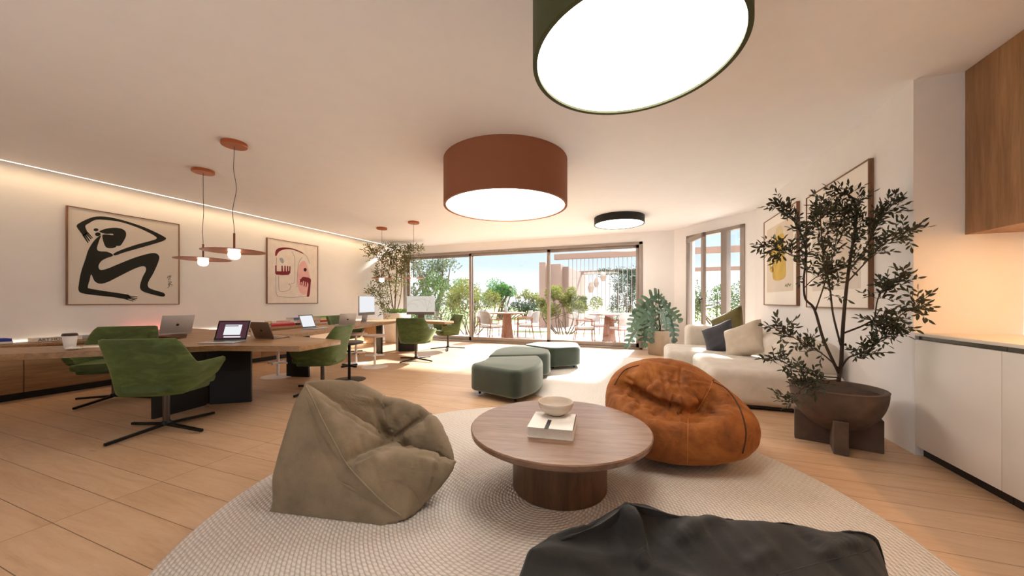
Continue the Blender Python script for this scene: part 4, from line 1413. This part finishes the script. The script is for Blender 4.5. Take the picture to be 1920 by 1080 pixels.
finish('outline', bm, 'ink_grey', t, 180)
# prints on the right wall
t, XP, s = print_frame('framed print with an ochre jug on the right wall, nearer the angled window', 'r', 5.81, 7.185, 1.145, 2.57, 'paper_white')
obox('print_panel', (-.0316, -.55, -.50), (-.0305, .55, .55), 'print_beige', t)
org = Vector(t.location)
def MR(p, th): return Vector((-.0318 - th, -p[0], p[1]))
ink('jug', [[(-.16, .34), (.20, .36), (.22, .10), (.28, -.1), (.24, -.30), (-.22, -.30), (-.26, -.05), (-.18, .12)], [(-.17, .16), (-.34, .15), (-.42, 0), (-.36, -.16), (-.24, -.17), (-.24, -.10), (-.33, -.08), (-.35, 0), (-.30, .07), (-.18, .08)]], MR, 'ink_ochre', t, 6)
ink('jug_neck', [[(-.12, .48), (.05, .52), (.16, .44), (.14, .36), (-.10, .35)]], MR, 'ink_tan', t, 5, .001)
bm = bm_new(); tube(bm, [MR(p, .001) for p in [(.26, -.43), (.30, -.40), (.34, -.44), (.38, -.39), (.43, -.43), (.47, -.40)]], .005, 4); finish('signature', bm, 'ink_green', t, 180)
t, XP, s = print_frame('large framed cream print on the right wall, behind the olive tree', 'r', 4.19, 5.52, 1.13, 2.53, 'paper_white')
obox('print_panel', (-.0316, -.52, -.50), (-.0305, .50, .52), 'print_cream', t)
ink('arch_shape', [[(-.30, -.38), (-.30, .05), (-.12, .30), (.12, .30), (.30, .05), (.30, -.38), (.14, -.38), (.12, .0), (0, .14), (-.12, 0), (-.14, -.38)]], MR, 'print_beige', t, 4)

# ------------------------------------------------------------------ plants
def leaves_mesh(name, items, fold=.25):
    """items: (pos, dir, normal, length, width) -> folded diamond leaves"""
    V, F = [], []
    for p, d, n, l, w in items:
        d = d.normalized(); sd = d.cross(n)
        if sd.length < 1e-4: sd = d.cross(Vector((1, 0, 0)))
        sd.normalize(); up = sd.cross(d)
        k = len(V)
        m1, m2 = p + d * l * .35, p + d * l * .7
        V += [p, m1 + sd * w * .5 + up * w * fold, m2 + sd * w * .42 + up * w * fold, p + d * l, m2 - sd * w * .42 + up * w * fold, m1 - sd * w * .5 + up * w * fold, p + d * l * .5]
        F += [(k, k + 1, k + 6), (k + 1, k + 2, k + 6), (k + 2, k + 3, k + 6), (k + 3, k + 4, k + 6), (k + 4, k + 5, k + 6), (k + 5, k, k + 6)]
    me = bpy.data.meshes.new(name)
    me.from_pydata([tuple(v) for v in V], [], F)
    return me
def rv(s=1.):
    return Vector((random.gauss(0, 1), random.gauss(0, 1), random.gauss(0, 1))) * s

def sprig(items, p, d, n, step, ll, lw, spread=.8):
    """leaves alternating along a short twig"""
    d = d.normalized(); q = p.copy()
    for i in range(n):
        a = d.cross(Vector((0, 0, 1)))
        if a.length < .1: a = Vector((1, 0, 0))
        a.normalize(); b = a.cross(d)
        th = i * 2.4 + random.random()
        side = a * math.cos(th) + b * math.sin(th)
        ld = d * random.uniform(.5, .9) + side * spread + rv(.12)
        items.append((q.copy(), ld, side.cross(d) + rv(.3), ll * random.uniform(.7, 1.15), lw * random.uniform(.8, 1.2)))
        q += d * step
    items.append((q.copy(), d + rv(.1), rv(), ll, lw))
    return q

# olive tree in a concrete bowl
oc = Vector((1.53, 3.72, 0))
t = thing('potted_olive_tree', 'olive tree in a brown concrete bowl planter beside the white kitchen cabinets', 'plant', oc)
bm = bm_new()
prof = []
for i in range(19):
    a = i / 18 * PI / 2
    prof.append((.312 * math.sin(a) if i else 0, .47 - .35 * math.cos(a) ** 1.0))
prof += [(.316, .482), (.310, .488), (.292, .486), (.284, .47), (.275, .44), (0, .44)]
lathe(bm, prof, 96); bmesh.ops.recalc_face_normals(bm, faces=bm.faces[:]); finish('bowl', bm, 'concrete_pot', t, 50)
for k, (dx, dy) in enumerate([(.54, -.16), (.16, .54)]):
    d = Vector((dx, dy, 0)).normalized(); nn = Vector((-d.y, d.x, 0))
    bm = bm_new()
    vs = box(bm, (-.275, -.045, 0), (.275, .045, .26), .004, 1)
    for v in vs:
        q = v.co.copy(); v.co = d * q.x + nn * q.y + Vector((0, 0, q.z))
    bmesh.ops.recalc_face_normals(bm, faces=bm.faces[:])
    finish('foot_slab', bm, 'concrete_pot', t, 30)
bm = bm_new()
lathe(bm, [(0, .468), (.12, .466), (.22, .455), (.278, .448)], 64)
for v in bm.verts: v.co.z += .010 * noise.noise(v.co * 14)
bmesh.ops.recalc_face_normals(bm, faces=bm.faces[:])
finish('soil', bm, 'soil', t, 180)
OB = [  # pixel polylines with depth: trunk and main branches
    ([(1572, 716, 2.94), (1577, 680, 2.94), (1580, 620, 2.93), (1585, 560, 2.92), (1592, 500, 2.92), (1600, 450, 2.92), (1606, 405, 2.92), (1600, 374, 2.92), (1580, 362, 2.9), (1560, 368, 2.88)], .015, .006),
    ([(1573, 700, 2.94), (1545, 640, 2.98), (1527, 580, 3.02), (1510, 560, 3.04), (1507, 525, 3.05), (1511, 470, 3.05), (1498, 430, 3.05), (1480, 402, 3.05), (1462, 384, 3.04)], .012, .003),
    ([(1577, 650, 2.94), (1562, 590, 2.90), (1556, 540, 2.86), (1545, 490, 2.84), (1540, 440, 2.82), (1538, 400, 2.8)], .008, .003),
    ([(1581, 625, 2.93), (1615, 612, 2.86), (1642, 600, 2.76), (1665, 612, 2.66), (1690, 590, 2.56), (1722, 572, 2.5)], .008, .0025),
    ([(1577, 690, 2.94), (1592, 670, 2.88), (1622, 660, 2.8), (1648, 640, 2.74), (1660, 615, 2.7)], .008, .0025),
    ([(1572, 690, 2.94), (1540, 662, 2.84), (1500, 640, 2.74), (1458, 616, 2.68)], .006, .002),
    ([(1571, 708, 2.93), (1530, 704, 2.8), (1490, 690, 2.68), (1450, 668, 2.6)], .006, .002),
    ([(1590, 510, 2.92), (1620, 470, 2.88), (1640, 430, 2.86), (1655, 400, 2.84), (1680, 380, 2.82)], .006, .002),
    ([(1588, 530, 2.92), (1625, 490, 2.84), (1660, 455, 2.74), (1700, 435, 2.62)], .006, .002),
    ([(1640, 600, 2.76), (1646, 560, 2.74), (1662, 540, 2.7), (1690, 520, 2.66)], .005, .002),
    ([(1511, 480, 3.05), (1485, 478, 3.0), (1460, 468, 2.95), (1438, 460, 2.9)], .005, .002),
    ([(1528, 585, 3.02), (1550, 520, 3.06), (1568, 450, 3.1), (1566, 392, 3.1)], .006, .002),
    ([(1503, 430, 3.05), (1530, 410, 3.0), (1545, 385, 2.95)], .004, .002),
    ([(1604, 410, 2.92), (1595, 395, 2.9), (1580, 400, 2.88), (1570, 440, 2.86)], .006, .003),
    ([(1508, 540, 3.04), (1530, 520, 2.98), (1565, 510, 2.94), (1600, 490, 2.9)], .004, .002),
    ([(1572, 712, 2.93), (1545, 715, 2.84), (1510, 725, 2.72), (1480, 752, 2.64)], .005, .002),
]
def inside(p):      # keep leaves on the room side of the walls
    w = p + oc
    return not (w.x > 1.985 and w.y > 3.66)
bm = bm_new(); items = []
for pix, r0, r1 in OB:
    pts = [at(x, y, d) - oc for x, y, d in pix]
    pts = catmull(pts, 4, False)
    n = len(pts)
    tube(bm, pts, [r0 + (r1 - r0) * i / (n - 1) for i in range(n)], 7)
    start = .34 if r0 < .01 else .52
    for i in range(int(n * start), n):
        f = i / n
        if r0 > .0145 and f > .72: 
            if random.random() < .55: continue
        d0 = (pts[min(i + 1, n - 1)] - pts[max(i - 1, 0)]).normalized()
        for _ in range(3):
            d = (d0 * .6 + rv(.75) + Vector((0, 0, .25))).normalized()
            p0 = pts[i] + rv(.004)
            L = random.randint(3, 7)
            q = sprig(items, p0 + d * .02, d, L, .015, .054, .0175)
            if not inside(q): continue
            tube(bm, [p0, q], [.0016, .0008], 4, False)
items = [it for it in items if inside(it[0]) and inside(it[0] + it[1].normalized() * it[3])]
finish('branches', bm, 'dark_bark', t, 180)
o = link('foliage', leaves_mesh('foliage', items), 'olive_leaf', t, 0)

# monstera in a beige pot on a wooden stand
mc = Vector((.33, 8.66, 0))
t = thing('potted_monstera', 'monstera with big split leaves in a beige pot in the far corner', 'plant', mc)
bm = bm_new(); lathe(bm, [(0, .0), (.205, 0), (.215, .01), (.235, .30), (.242, .53), (.236, .545), (.222, .545), (.215, .50), (0, .49)], 56)
bmesh.ops.recalc_face_normals(bm, faces=bm.faces[:]); finish('pot', bm, 'pot_beige', t, 50)
bm = bm_new(); lathe(bm, [(0, .502), (.1, .505), (.21, .50)], 40); bmesh.ops.recalc_face_normals(bm, faces=bm.faces[:]); finish('soil', bm, 'soil', t, 180)
def monstera_leaf(L, W, droop):
    """split heart leaf, y from stem to tip"""
    bm = bm_new()
    n = 6
    def edge(s):     # half width along the leaf
        return W * .5 * (math.sin(PI * min(1, s * .84 + .16)) ** .8)
    def P(x, y): 
        return Vector((x, y * L, -droop * L * y * y + .55 * abs(x) - .9 * x * x / max(W, .01)))
    def vtx(x, y): return bm.verts.new(P(x, y))
    for sg in (1, -1):
        # inner strip
        ms = [vtx(0, i / (n * 2)) for i in range(n * 2 + 1)]
        ins = [vtx(sg * edge(min(.99, i / (n * 2))) * .30, i / (n * 2)) for i in range(n * 2 + 1)]
        for i in range(n * 2):
            bm.faces.new((ms[i], ms[i + 1], ins[i + 1], ins[i]))
        # fingers
        for k in range(n):
            y0, y1 = (k + .05) / n, (k + .72) / n if k < n - 1 else 1
            e0, e1 = edge(min(.99, y0 + .02)), edge(min(.99, y1))
            sh = -.10 if k < 2 else .06
            a0, a1 = vtx(sg * edge(min(.99, y0)) * .30, y0), vtx(sg * edge(min(.99, y1)) * .30, y1)
            m0, m1 = vtx(sg * e0 * .68, y0 + sh * .5), vtx(sg * e1 * .68, y1 + sh * .5)
            b0, b1 = vtx(sg * e0 * .97, y0 + sh + .02), vtx(sg * e1 * .97, y1 + sh - .015)
            tip = vtx(sg * max(e0, e1) * 1.03, (y0 + y1) / 2 + sh)
            bm.faces.new((a0, a1, m1, m0)); bm.faces.new((m0, m1, b1, tip, b0))
    bmesh.ops.remove_doubles(bm, verts=bm.verts[:], dist=.0005)
    bmesh.ops.recalc_face_normals(bm, faces=bm.faces[:])
    return bm
ML = [((1234, 553), (1192, 588), 8.2), ((1236, 553), (1254, 580), 8.1), ((1228, 574), (1192, 612), 8.0), ((1222, 588), (1226, 641), 7.85), ((1243, 572), (1278, 602), 8.0),
      ((1252, 590), (1268, 640), 8.05), ((1204, 606), (1172, 647), 7.9), ((1214, 600), (1207, 648), 7.9), ((1240, 580), (1254, 622), 7.9), ((1206, 580), (1180, 618), 8.15)]
for i, (b, tp, d) in enumerate(ML):
    B = at(b[0], b[1], d + .1) - mc; Tp = at(tp[0], tp[1], d - .12) - mc
    L = (Tp - B).length
    stem_top = B
    bm = bm_new(); 
    mid = Vector((B.x * .45, B.y * .4, max(B.z, .6) * 1.02 + .05))
    tube(bm, catmull([Vector((random.uniform(-.06, .06), random.uniform(-.06, .06), .50)), mid, B + Vector((0, 0, .01)), B + (Tp - B) * .1], 6, False), .008, 6)
    st_ = finish('stem', bm, 'hedge_dark', t, 180)
    yax = (Tp - B).normalized()
    toward = Vector((SA * .6 - .1 + random.uniform(-.9, .9), -CA, .55 + random.uniform(-.1, .5)))      # leaf faces the room and up
    zax = (toward - yax * toward.dot(yax)).normalized()
    xax = yax.cross(zax)
    M = Matrix((xax, yax, zax)).transposed().to_4x4(); M.translation = B
    lb = monstera_leaf(L * 1.0, L * .60, .14)
    for v in lb.verts: v.co = M @ v.co
    finish('leaf', lb, 'monstera_leaf', t, 180)

# tall slender tree in a white planter at the far end of the left wall
tc = Vector((-6.85, 8.55, 0))
t = thing('potted_tall_tree', 'tall slender indoor tree in a white planter in the far left corner', 'plant', tc)
bm = bm_new()
vs = box(bm, (-.30, -.28, 0), (.30, .28, .86), .02, 3)
for v in vs:
    k = .82 + .18 * v.co.z / .86; v.co.x *= k; v.co.y *= k
finish('planter', bm, 'planter_white', t, 40)
items = []
for _ in range(900):
    p = Vector((random.uniform(-.28, .28), random.uniform(-.26, .26), .86 + random.random() * .10))
    items.append((p, Vector((random.gauss(0, .5), random.gauss(0, .5), 1)), rv(), .05, .016))
o = link('ground_cover', leaves_mesh('ground_cover', items), 'moss', t, 0); o['kind'] = 'stuff'
TB = [([(740, 590, 10.4), (742, 540, 10.4), (744, 500, 10.4), (742, 466, 10.4)], .022), ([(739, 590, 10.4), (733, 550, 10.3), (729, 510, 10.2), (735, 480, 10.1), (738, 462, 10.0)], .018),
      ([(737, 590, 10.4), (722, 565, 10.2), (708, 552, 10.0), (699, 546, 9.9)], .014), ([(735, 530, 10.3), (722, 500, 10.2), (706, 480, 10.0), (694, 470, 9.9)], .012),
      ([(743, 590, 10.4), (752, 550, 10.5), (753, 510, 10.5), (756, 475, 10.4), (766, 466, 10.2), (782, 466, 10.0)], .014), ([(741, 560, 10.4), (750, 530, 10.3), (760, 500, 10.2), (768, 485, 10.1)], .010),
      ([(735, 575, 10.4), (724, 540, 10.2), (716, 525, 10.0), (708, 515, 9.9)], .010), ([(738, 590, 10.4), (726, 582, 10.2), (716, 570, 10.1)], .010), ([(744, 500, 10.4), (730, 476, 10.2), (716, 470, 10.1)], .010)]
bm = bm_new(); items = []
for pix, r in TB:
    pts = catmull([at(x, y, d) - tc for x, y, d in pix], 5, False)
    n = len(pts)
    tube(bm, pts, [r * (1 - .75 * i / (n - 1)) for i in range(n)], 6)
    for i in range(int(n * (.35 if r < .016 else .30)), n):
        d0 = (pts[min(i + 1, n - 1)] - pts[max(i - 1, 0)]).normalized()
        for _ in range(5):
            d = (d0 * .5 + rv(.8)).normalized()
            sprig(items, pts[i] + d * .05, d, random.randint(3, 6), .035, .085, .026)
def in_room(p):
    w = p + tc
    return w.x > XL + .02 and w.z < C - .02 and w.y < YF - .06
items = [it for it in items if in_room(it[0] + it[1].normalized() * it[3]) and in_room(it[0])]
finish('stems', bm, 'bark', t, 180)
link('foliage', leaves_mesh('foliage', items), 'bamboo_leaf', t, 0)

# ------------------------------------------------------------------ terrace and garden
bm = bm_new(); box(bm, (-14, YF + .13, -.10), (9, 13.2, -.02)); box(bm, (PW.x + .3, 8.0, -.11), (9, YF + .13, -.021)); struct('terrace', bm, 'terrace_stone')
bm = bm_new(); box(bm, (-80, 13.2, -.12), (60, 90, -.04)); struct('lawn', bm, 'lawn_grass')
bm = bm_new(); box(bm, (-40, -40, -.13), (40, YB - .31, -.05)); struct('bounce_ground', bm, 'trim_white')  # unseen ground, made pale to bounce light in through the added rear window
bm = bm_new(); box(bm, (-7.5, 14.2, -.05), (8, 22.5, -.03)); struct('terrace_far', bm, 'terrace_stone')

def bush(name, label, cat, base, crown, n, ls, mat, stems=6, group=None, spread=.35, trunk=.03, bark='bark', clumps=26):
    """base: world point; crown: list of (center offset, radii) ellipsoids"""
    t = thing(name, label, cat, base, 0, group)
    items = []
    bm = bm_new()
    cl = []
    for c, r in crown:
        k = max(4, int(clumps / len(crown)))
        for _ in range(k):
            d = rv().normalized(); q = random.random() ** .4
            cl.append((Vector(c) + Vector((d.x * r[0], d.y * r[1], d.z * r[2])) * q, min(r) * random.uniform(.35, .65)))
    for i in range(stems):
        a = 2 * PI * i / stems + random.random()
        tgt = random.choice(cl)[0]
        p0 = Vector((math.cos(a) * spread * .25, math.sin(a) * spread * .25, -.03))
        m = p0.lerp(tgt, .5) + Vector((math.cos(a), math.sin(a), .2)) * spread * .3
        pts = catmull([p0, m, tgt], 5, False)
        tube(bm, pts, [trunk * (1 - .8 * j / (len(pts) - 1)) for j in range(len(pts))], 6)
        for _ in range(2):
            t2 = random.choice(cl)[0]; k = random.randint(4, 8)
            tube(bm, [pts[k], pts[k].lerp(t2, .5) + rv(.05), t2], [trunk * .4, trunk * .3, trunk * .12], 5, False)
    finish('stems', bm, bark, t, 180)
    per = max(1, n // len(cl))
    for c, r in cl:
        for _ in range(per):
            d = rv().normalized()
            p = c + d * r * random.random() ** .35
            if p.z < .02: continue
            items.append((p, d + rv(.7) + Vector((0, 0, .2)), rv(), ls * random.uniform(.6, 1.2), ls * .45))
    link('foliage', leaves_mesh('foliage', items), mat, t, 0)
    return t
def gp(px, d, z=-.04):
    p = at(px, 566, d); return (p.x, p.y, z)
m2 = lambda px, d: px * d / FPX        # photo pixels -> metres at a depth
d = 13.2
bush('garden_bush', 'yellow green many-stemmed bush behind the right terrace table', 'bush', gp(1057, d), [((-.1, 0, 1.25), (.85, .7, .55)), ((.8, 0, 1.1), (.6, .6, .38)), ((-.75, .1, .95), (.5, .5, .4)), ((.0, 0, 1.65), (.5, .4, .35))], 7500, .075, 'bush_yellow', 11, 'garden bushes', 1.0, .028)
d = 13.0
bush('garden_bush', 'yellow green bush beside the left window mullion, behind the left terrace table', 'bush', gp(882, d), [((.0, 0, 1.35), (.75, .6, .55)), ((.55, 0, 1.3), (.5, .5, .4)), ((-.6, 0, 1.5), (.6, .5, .6))], 3600, .075, 'bush_yellow', 9, 'garden bushes', .9, .026)
d = 14.5
bush('garden_bush', 'dense mid green bush behind the cream monitor screen', 'bush', gp(836, d), [((0, 0, 1.2), (1.1, .9, 1.0)), ((-.9, 0, 1.5), (.9, .8, .9)), ((.6, 0, 1.6), (.7, .7, .6))], 4200, .09, 'bush_green', 6, 'garden bushes', .8, .04)
d = 24
bush('garden_tree', 'rounded bright green tree in the distance above the left terrace table', 'tree', gp(936, d), [((0, 0, 1.6), (1.15, 1.1, 1.0)), ((.5, 0, 2.0), (.7, .7, .6)), ((-.6, 0, 1.5), (.7, .7, .6))], 3600, .13, 'tree_bright', 4, 'garden trees', .6, .10)
d = 27
bush('garden_tree', 'small pale olive tree on the horizon, middle of the sliding window', 'tree', gp(985, d), [((-.1, 0, 1.75), (.85, .8, .38)), ((.7, 0, 1.5), (.7, .7, .32))], 1500, .12, 'bush_yellow', 5, 'garden trees', .7, .06)
d = 26
bush('garden_bush', 'low dark green shrub on the horizon below the rounded tree', 'bush', gp(958, d), [((.4, 0, .9), (1.0, .7, .5)), ((1.6, 0, .7), (1.0, .7, .45))], 1400, .13, 'hedge_dark', 4, 'garden bushes', .7, .05)
bush('garden_bush', 'low green shrub on the horizon beneath the pale olive tree', 'bush', gp(1008, 28), [((0, 0, .9), (1.1, .7, .4))], 900, .13, 'hedge_dark', 4, 'garden bushes', .7, .05)
d = 17
bush('pine_tree', 'tall loose pine with a leaning trunk at the left of the sliding window', 'tree', gp(806, d), [((-.2, 0, 2.9), (1.2, 1.0, .55)), ((.7, 0, 3.0), (.8, .8, .5)), ((-.9, 0, 2.2), (.9, .9, .45)), ((.5, 0, 2.1), (.6, .6, .25))], 2600, .13, 'pine_grey', 6, 'garden trees', .5, .12, 'bark', 60)
bush('garden_bush', 'dark bluish green shrub low behind the left window post', 'bush', gp(798, 15.5), [((0, 0, .9), (1.1, .9, .8))], 2200, .09, 'hedge_dark', 5, 'garden bushes', .8, .04)
bush('climbing_hedge', 'tall dark green hedge seen through the slatted screen on the right', 'hedge', gp(1172, 19), [((0, 0, 1.4), (.8, .7, 1.5)), ((.2, 0, 2.4), (.8, .6, .7)), ((-.3, 0, .8), (.7, .6, .8))], 4200, .10, 'hedge_dark', 6, 'garden hedges', .5, .05)
bush('climbing_hedge', 'green hedge seen through the narrow window, right of its open casement', 'hedge', gp(1345, 16), [((0, 0, 1.1), (1.1, .7, 1.0)), ((1.0, 0, 1.2), (1.1, .7, 1.0)), ((-.9, 0, 1.1), (.9, .7, 1.0))], 4000, .10, 'bush_green', 6, 'garden hedges', .5, .05)

# pavilion with clay walls, roof beams and vertical rods
pv = Vector((-4.06, 16.6, -.04))
t = thing('pavilion', 'clay coloured garden pavilion with beams and a screen of thin vertical rods', 'pavilion', pv)
H1 = 3.30
bm = bm_new(); box(bm, (-.55, -.6, 0), (-.25, .9, 3.12), .01, 1); box(bm, (-.24, -.25, 0), (.42, .3, 3.05), .01, 1); finish('front_wall', bm, 'pavilion_clay', t, 30)
bm = bm_new(); box(bm, (.4, .2, 0), (.7, 5.6, 2.95), .01, 1); finish('side_wall', bm, 'pavilion_clay', t, 30)
bm = bm_new(); box(bm, (.05, -.1, H1 - .02), (9.5, .14, H1 + .24), .01, 1); finish('front_beam', bm, 'beam_clay', t, 30)
bm = bm_new(); box(bm, (.5, 4.0, 2.85), (10.5, 4.2, 3.05), .01, 1); finish('rear_beam', bm, 'beam_clay', t, 30)
for x in (4.9, 9.3):
    bm = bm_new(); box(bm, (x, -.08, 0), (x + .14, .12, H1), .005, 1); finish('post', bm, 'beam_clay', t, 30)
x = .75
while x < 4.85:
    bm = bm_new(); box(bm, (x - .014, -.035, 0), (x + .014, -.008, H1 - .02), .003, 1); finish('rod', bm, 'rod_grey', t, 30)
    x += .19
items = []
for _ in range(1500):
    items.append((Vector((random.uniform(1.6, 5.2), 4.05 + random.gauss(0, .12), 2.95 + random.gauss(0, .09))), rv(), rv(), .11, .05))
o = link('creeper', leaves_mesh('creeper', items), 'hedge_dark', t, 0); o['kind'] = 'stuff'
def lantern(label, px, py, d, w, h):
    p = at(px, py, d)
    t = thing('hanging_lantern', label, 'lantern', p, 0, 'woven lanterns hanging in the pavilion')
    bm = bm_new(); lathe(bm, [(0, h * .5), (w * .12, h * .48), (w * .30, h * .28), (w * .48, 0), (w * .5, -.06 * h), (w * .40, -.3 * h), (w * .28, -h * .5), (w * .24, -h * .5), (w * .35, -.3 * h), (w * .44, 0), (w * .2, .35 * h), (0, .42 * h)], 28)
    bmesh.ops.recalc_face_normals(bm, faces=bm.faces[:]); finish('shade', bm, 'lantern_weave', t, 60)
    bm = bm_new(); tube(bm, [(0, 0, h * .45), (0, 0, 3.0 - p.z + .0)], .008, 6); finish('cord', bm, 'cable_grey', t)
lantern('woven hanging lantern, lowest of the three in the pavilion', 1108, 538, 19.2, .36, .62)
lantern('woven hanging lantern, middle one of the three in the pavilion', 1118, 529, 19.8, .30, .58)
lantern('woven hanging lantern, highest of the three in the pavilion', 1131, 518, 19.0, .36, .50)

# terrace furniture
def terrace_table(label, px, d, r, h):
    p = gp(px, d, -.02)
    t = thing('terrace_table', label, 'table', p, 0, 'round tables on the terrace')
    bm = bm_new(); lathe(bm, [(0, h - .04), (r - .02, h - .04), (r, h - .02), (r - .005, h), (0, h)], 64); bmesh.ops.recalc_face_normals(bm, faces=bm.faces[:]); finish('tabletop', bm, 'teak', t, 40)
    bm = bm_new(); lathe(bm, [(0, 0), (.21, 0), (.13, h - .041), (0, h - .041)], 40); bmesh.ops.recalc_face_normals(bm, faces=bm.faces[:]); finish('pedestal', bm, 'teak', t, 40)
    return Vector(p) + Vector((0, 0, h))
T1 = terrace_table('round wooden terrace table on a cone base, left of the middle window post', 951, 11.75, .62, .86)
T2 = terrace_table('round wooden terrace table on a cone base, right of the middle window post', 1142, 10.75, .62, .86)
bt = thing('bottle', 'small clear carafe standing on the left terrace table', 'bottle', T1 + Vector((-.06, .05, .001)))
bm = bm_new(); lathe(bm, [(0, 0), (.05, 0), (.055, .02), (.055, .16), (.02, .22), (.018, .28), (.0, .28)], 24); bmesh.ops.recalc_face_normals(bm, faces=bm.faces[:]); finish('body', bm, 'book_grey', bt, 50)
def terrace_chair_parts(t):
    bm = bm_new(); prism(bm, rounded_poly([(-.25, -.24), (.25, -.24), (.27, .26), (-.27, .26)], .06), .42, .48, .02, 3); finish('seat', bm, 'pale_seat', t, 50)
    bm = bm_new()
    V = []
    N_, K_ = 14, 7
    for sd in (0, 1):
        for k in range(K_ + 1):
            for i in range(N_ + 1):
                u = 2 * i / N_ - 1; w = k / K_
                hw = .27 * (1 - .10 * w * w); rnd = (1 - abs(u) ** 6 * (.10 if w > .8 else 0))
                V.append(bm.verts.new((u * hw, -.26 - .05 * w + .07 * u * u - (.035 if sd else 0), .53 + .38 * w * rnd)))
    m = (N_ + 1) * (K_ + 1)
    for k in range(K_):
        for i in range(N_):
            a = k * (N_ + 1) + i
            bm.faces.new((V[a], V[a + 1], V[a + N_ + 2], V[a + N_ + 1])); bm.faces.new((V[m + a + N_ + 1], V[m + a + N_ + 2], V[m + a + 1], V[m + a]))
    for i in range(N_):
        a = i; b = K_ * (N_ + 1) + i
        bm.faces.new((V[m + a], V[m + a + 1], V[a + 1], V[a])); bm.faces.new((V[b], V[b + 1], V[m + b + 1], V[m + b]))
    for k in range(K_):
        a = k * (N_ + 1); b = a + N_
        bm.faces.new((V[a], V[a + N_ + 1], V[m + a + N_ + 1], V[m + a])); bm.faces.new((V[m + b], V[m + b + N_ + 1], V[b + N_ + 1], V[b]))
    bmesh.ops.recalc_face_normals(bm, faces=bm.faces[:]); finish('backrest', bm, 'grey_weave', t, 60)
    for sx in (-1, 1):
        bm = bm_new(); tube(bm, [(sx * .285, .27, 0), (sx * .285, .25, .655)], [.012, .017], 8); finish('leg', bm, 'teak', t)
        bm = bm_new(); tube(bm, [(sx * .285, -.32, 0), (sx * .28, -.24, .45), (sx * .28, -.25, .70)], [.012, .017, .015], 8); finish('leg', bm, 'teak', t)
        bm = bm_new(); tube(bm, [(sx * .285, .27, .655), (sx * .29, 0, .675), (sx * .27, -.27, .68)], .016, 8); finish('armrest', bm, 'teak', t)
    bm = bm_new(); box(bm, (-.27, -.25, .39), (.27, .25, .42), .006, 1); finish('seat_frame', bm, 'teak', t)
TCH = [('terrace chair with its back to the room, left of the left terrace table', 921, 11.2, 62), ('terrace chair on the far left side of the left terrace table', 915, 12.5, -20),
       ('terrace chair right of the left terrace table, turned to the left', 992, 11.6, 172), ('terrace chair behind the left terrace table, on its right', 981, 12.6, -150),
       ('terrace chair with its back to the room, right of the right terrace table', 1166, 10.3, 128), ('terrace chair left of the right terrace table, facing right', 1096, 10.5, 14),
       ('terrace chair behind the right terrace table, on its left', 1117, 11.6, -55), ('terrace chair behind the right terrace table, half hidden by the window frame', 1186, 11.5, -140)]
tp_ = None
for lab, px, d, deg in TCH:
    p = gp(px, d, -.02)
    if tp_ is None:
        tp_ = thing('terrace_chair', lab, 'chair', p, math.radians(deg - 90), 'chairs on the terrace'); terrace_chair_parts(tp_)
    else:
        c = copy_tree(tp_); c.location = p; c.rotation_euler = (0, 0, math.radians(deg - 90)); c['label'] = lab

# ------------------------------------------------------------------ light, sky, camera
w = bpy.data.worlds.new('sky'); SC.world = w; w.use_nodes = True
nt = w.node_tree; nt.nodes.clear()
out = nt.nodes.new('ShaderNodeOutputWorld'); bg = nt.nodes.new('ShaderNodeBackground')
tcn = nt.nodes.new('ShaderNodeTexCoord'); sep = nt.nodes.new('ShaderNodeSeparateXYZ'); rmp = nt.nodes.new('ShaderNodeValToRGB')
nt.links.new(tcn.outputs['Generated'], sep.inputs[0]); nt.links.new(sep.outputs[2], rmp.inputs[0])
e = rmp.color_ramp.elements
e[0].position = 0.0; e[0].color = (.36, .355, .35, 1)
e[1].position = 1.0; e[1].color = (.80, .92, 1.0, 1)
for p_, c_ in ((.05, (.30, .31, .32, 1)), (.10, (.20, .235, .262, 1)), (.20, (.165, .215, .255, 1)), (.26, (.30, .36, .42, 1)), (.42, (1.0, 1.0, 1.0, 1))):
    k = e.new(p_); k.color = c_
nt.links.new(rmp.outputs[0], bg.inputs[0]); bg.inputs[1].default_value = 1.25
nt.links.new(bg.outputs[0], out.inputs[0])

sl = bpy.data.lights.new('sun', 'SUN'); sl.energy = 6.2; sl.angle = math.radians(3); sl.color = (1, .985, .965)
so = bpy.data.objects.new('sun', sl); COL.objects.link(so)
so.rotation_euler = (-Vector((.12, 1.0, .62))).to_track_quat('-Z', 'Y').to_euler()

cam = bpy.data.cameras.new('camera'); co = bpy.data.objects.new('camera', cam); COL.objects.link(co)
co.location = (0, 0, CAMH); co.rotation_euler = (PI / 2, 0, YAW)
cam.sensor_width = 36; cam.lens = FPX / 1920 * 36; cam.shift_y = (HOR - 540) / 1920; cam.clip_start = .02; cam.clip_end = 300
SC.camera = co
SC.view_settings.view_transform = 'Standard'; SC.view_settings.look = 'None'; SC.view_settings.gamma = 1; SC.view_settings.use_curve_mapping = False
SC.view_settings.exposure = 1.86
cy = SC.cycles
cy.use_denoising = True; cy.max_bounces = 10; cy.diffuse_bounces = 6; cy.glossy_bounces = 4; cy.transparent_max_bounces = 16; cy.sample_clamp_indirect = 8
cy.caustics_reflective = False; cy.caustics_refractive = False
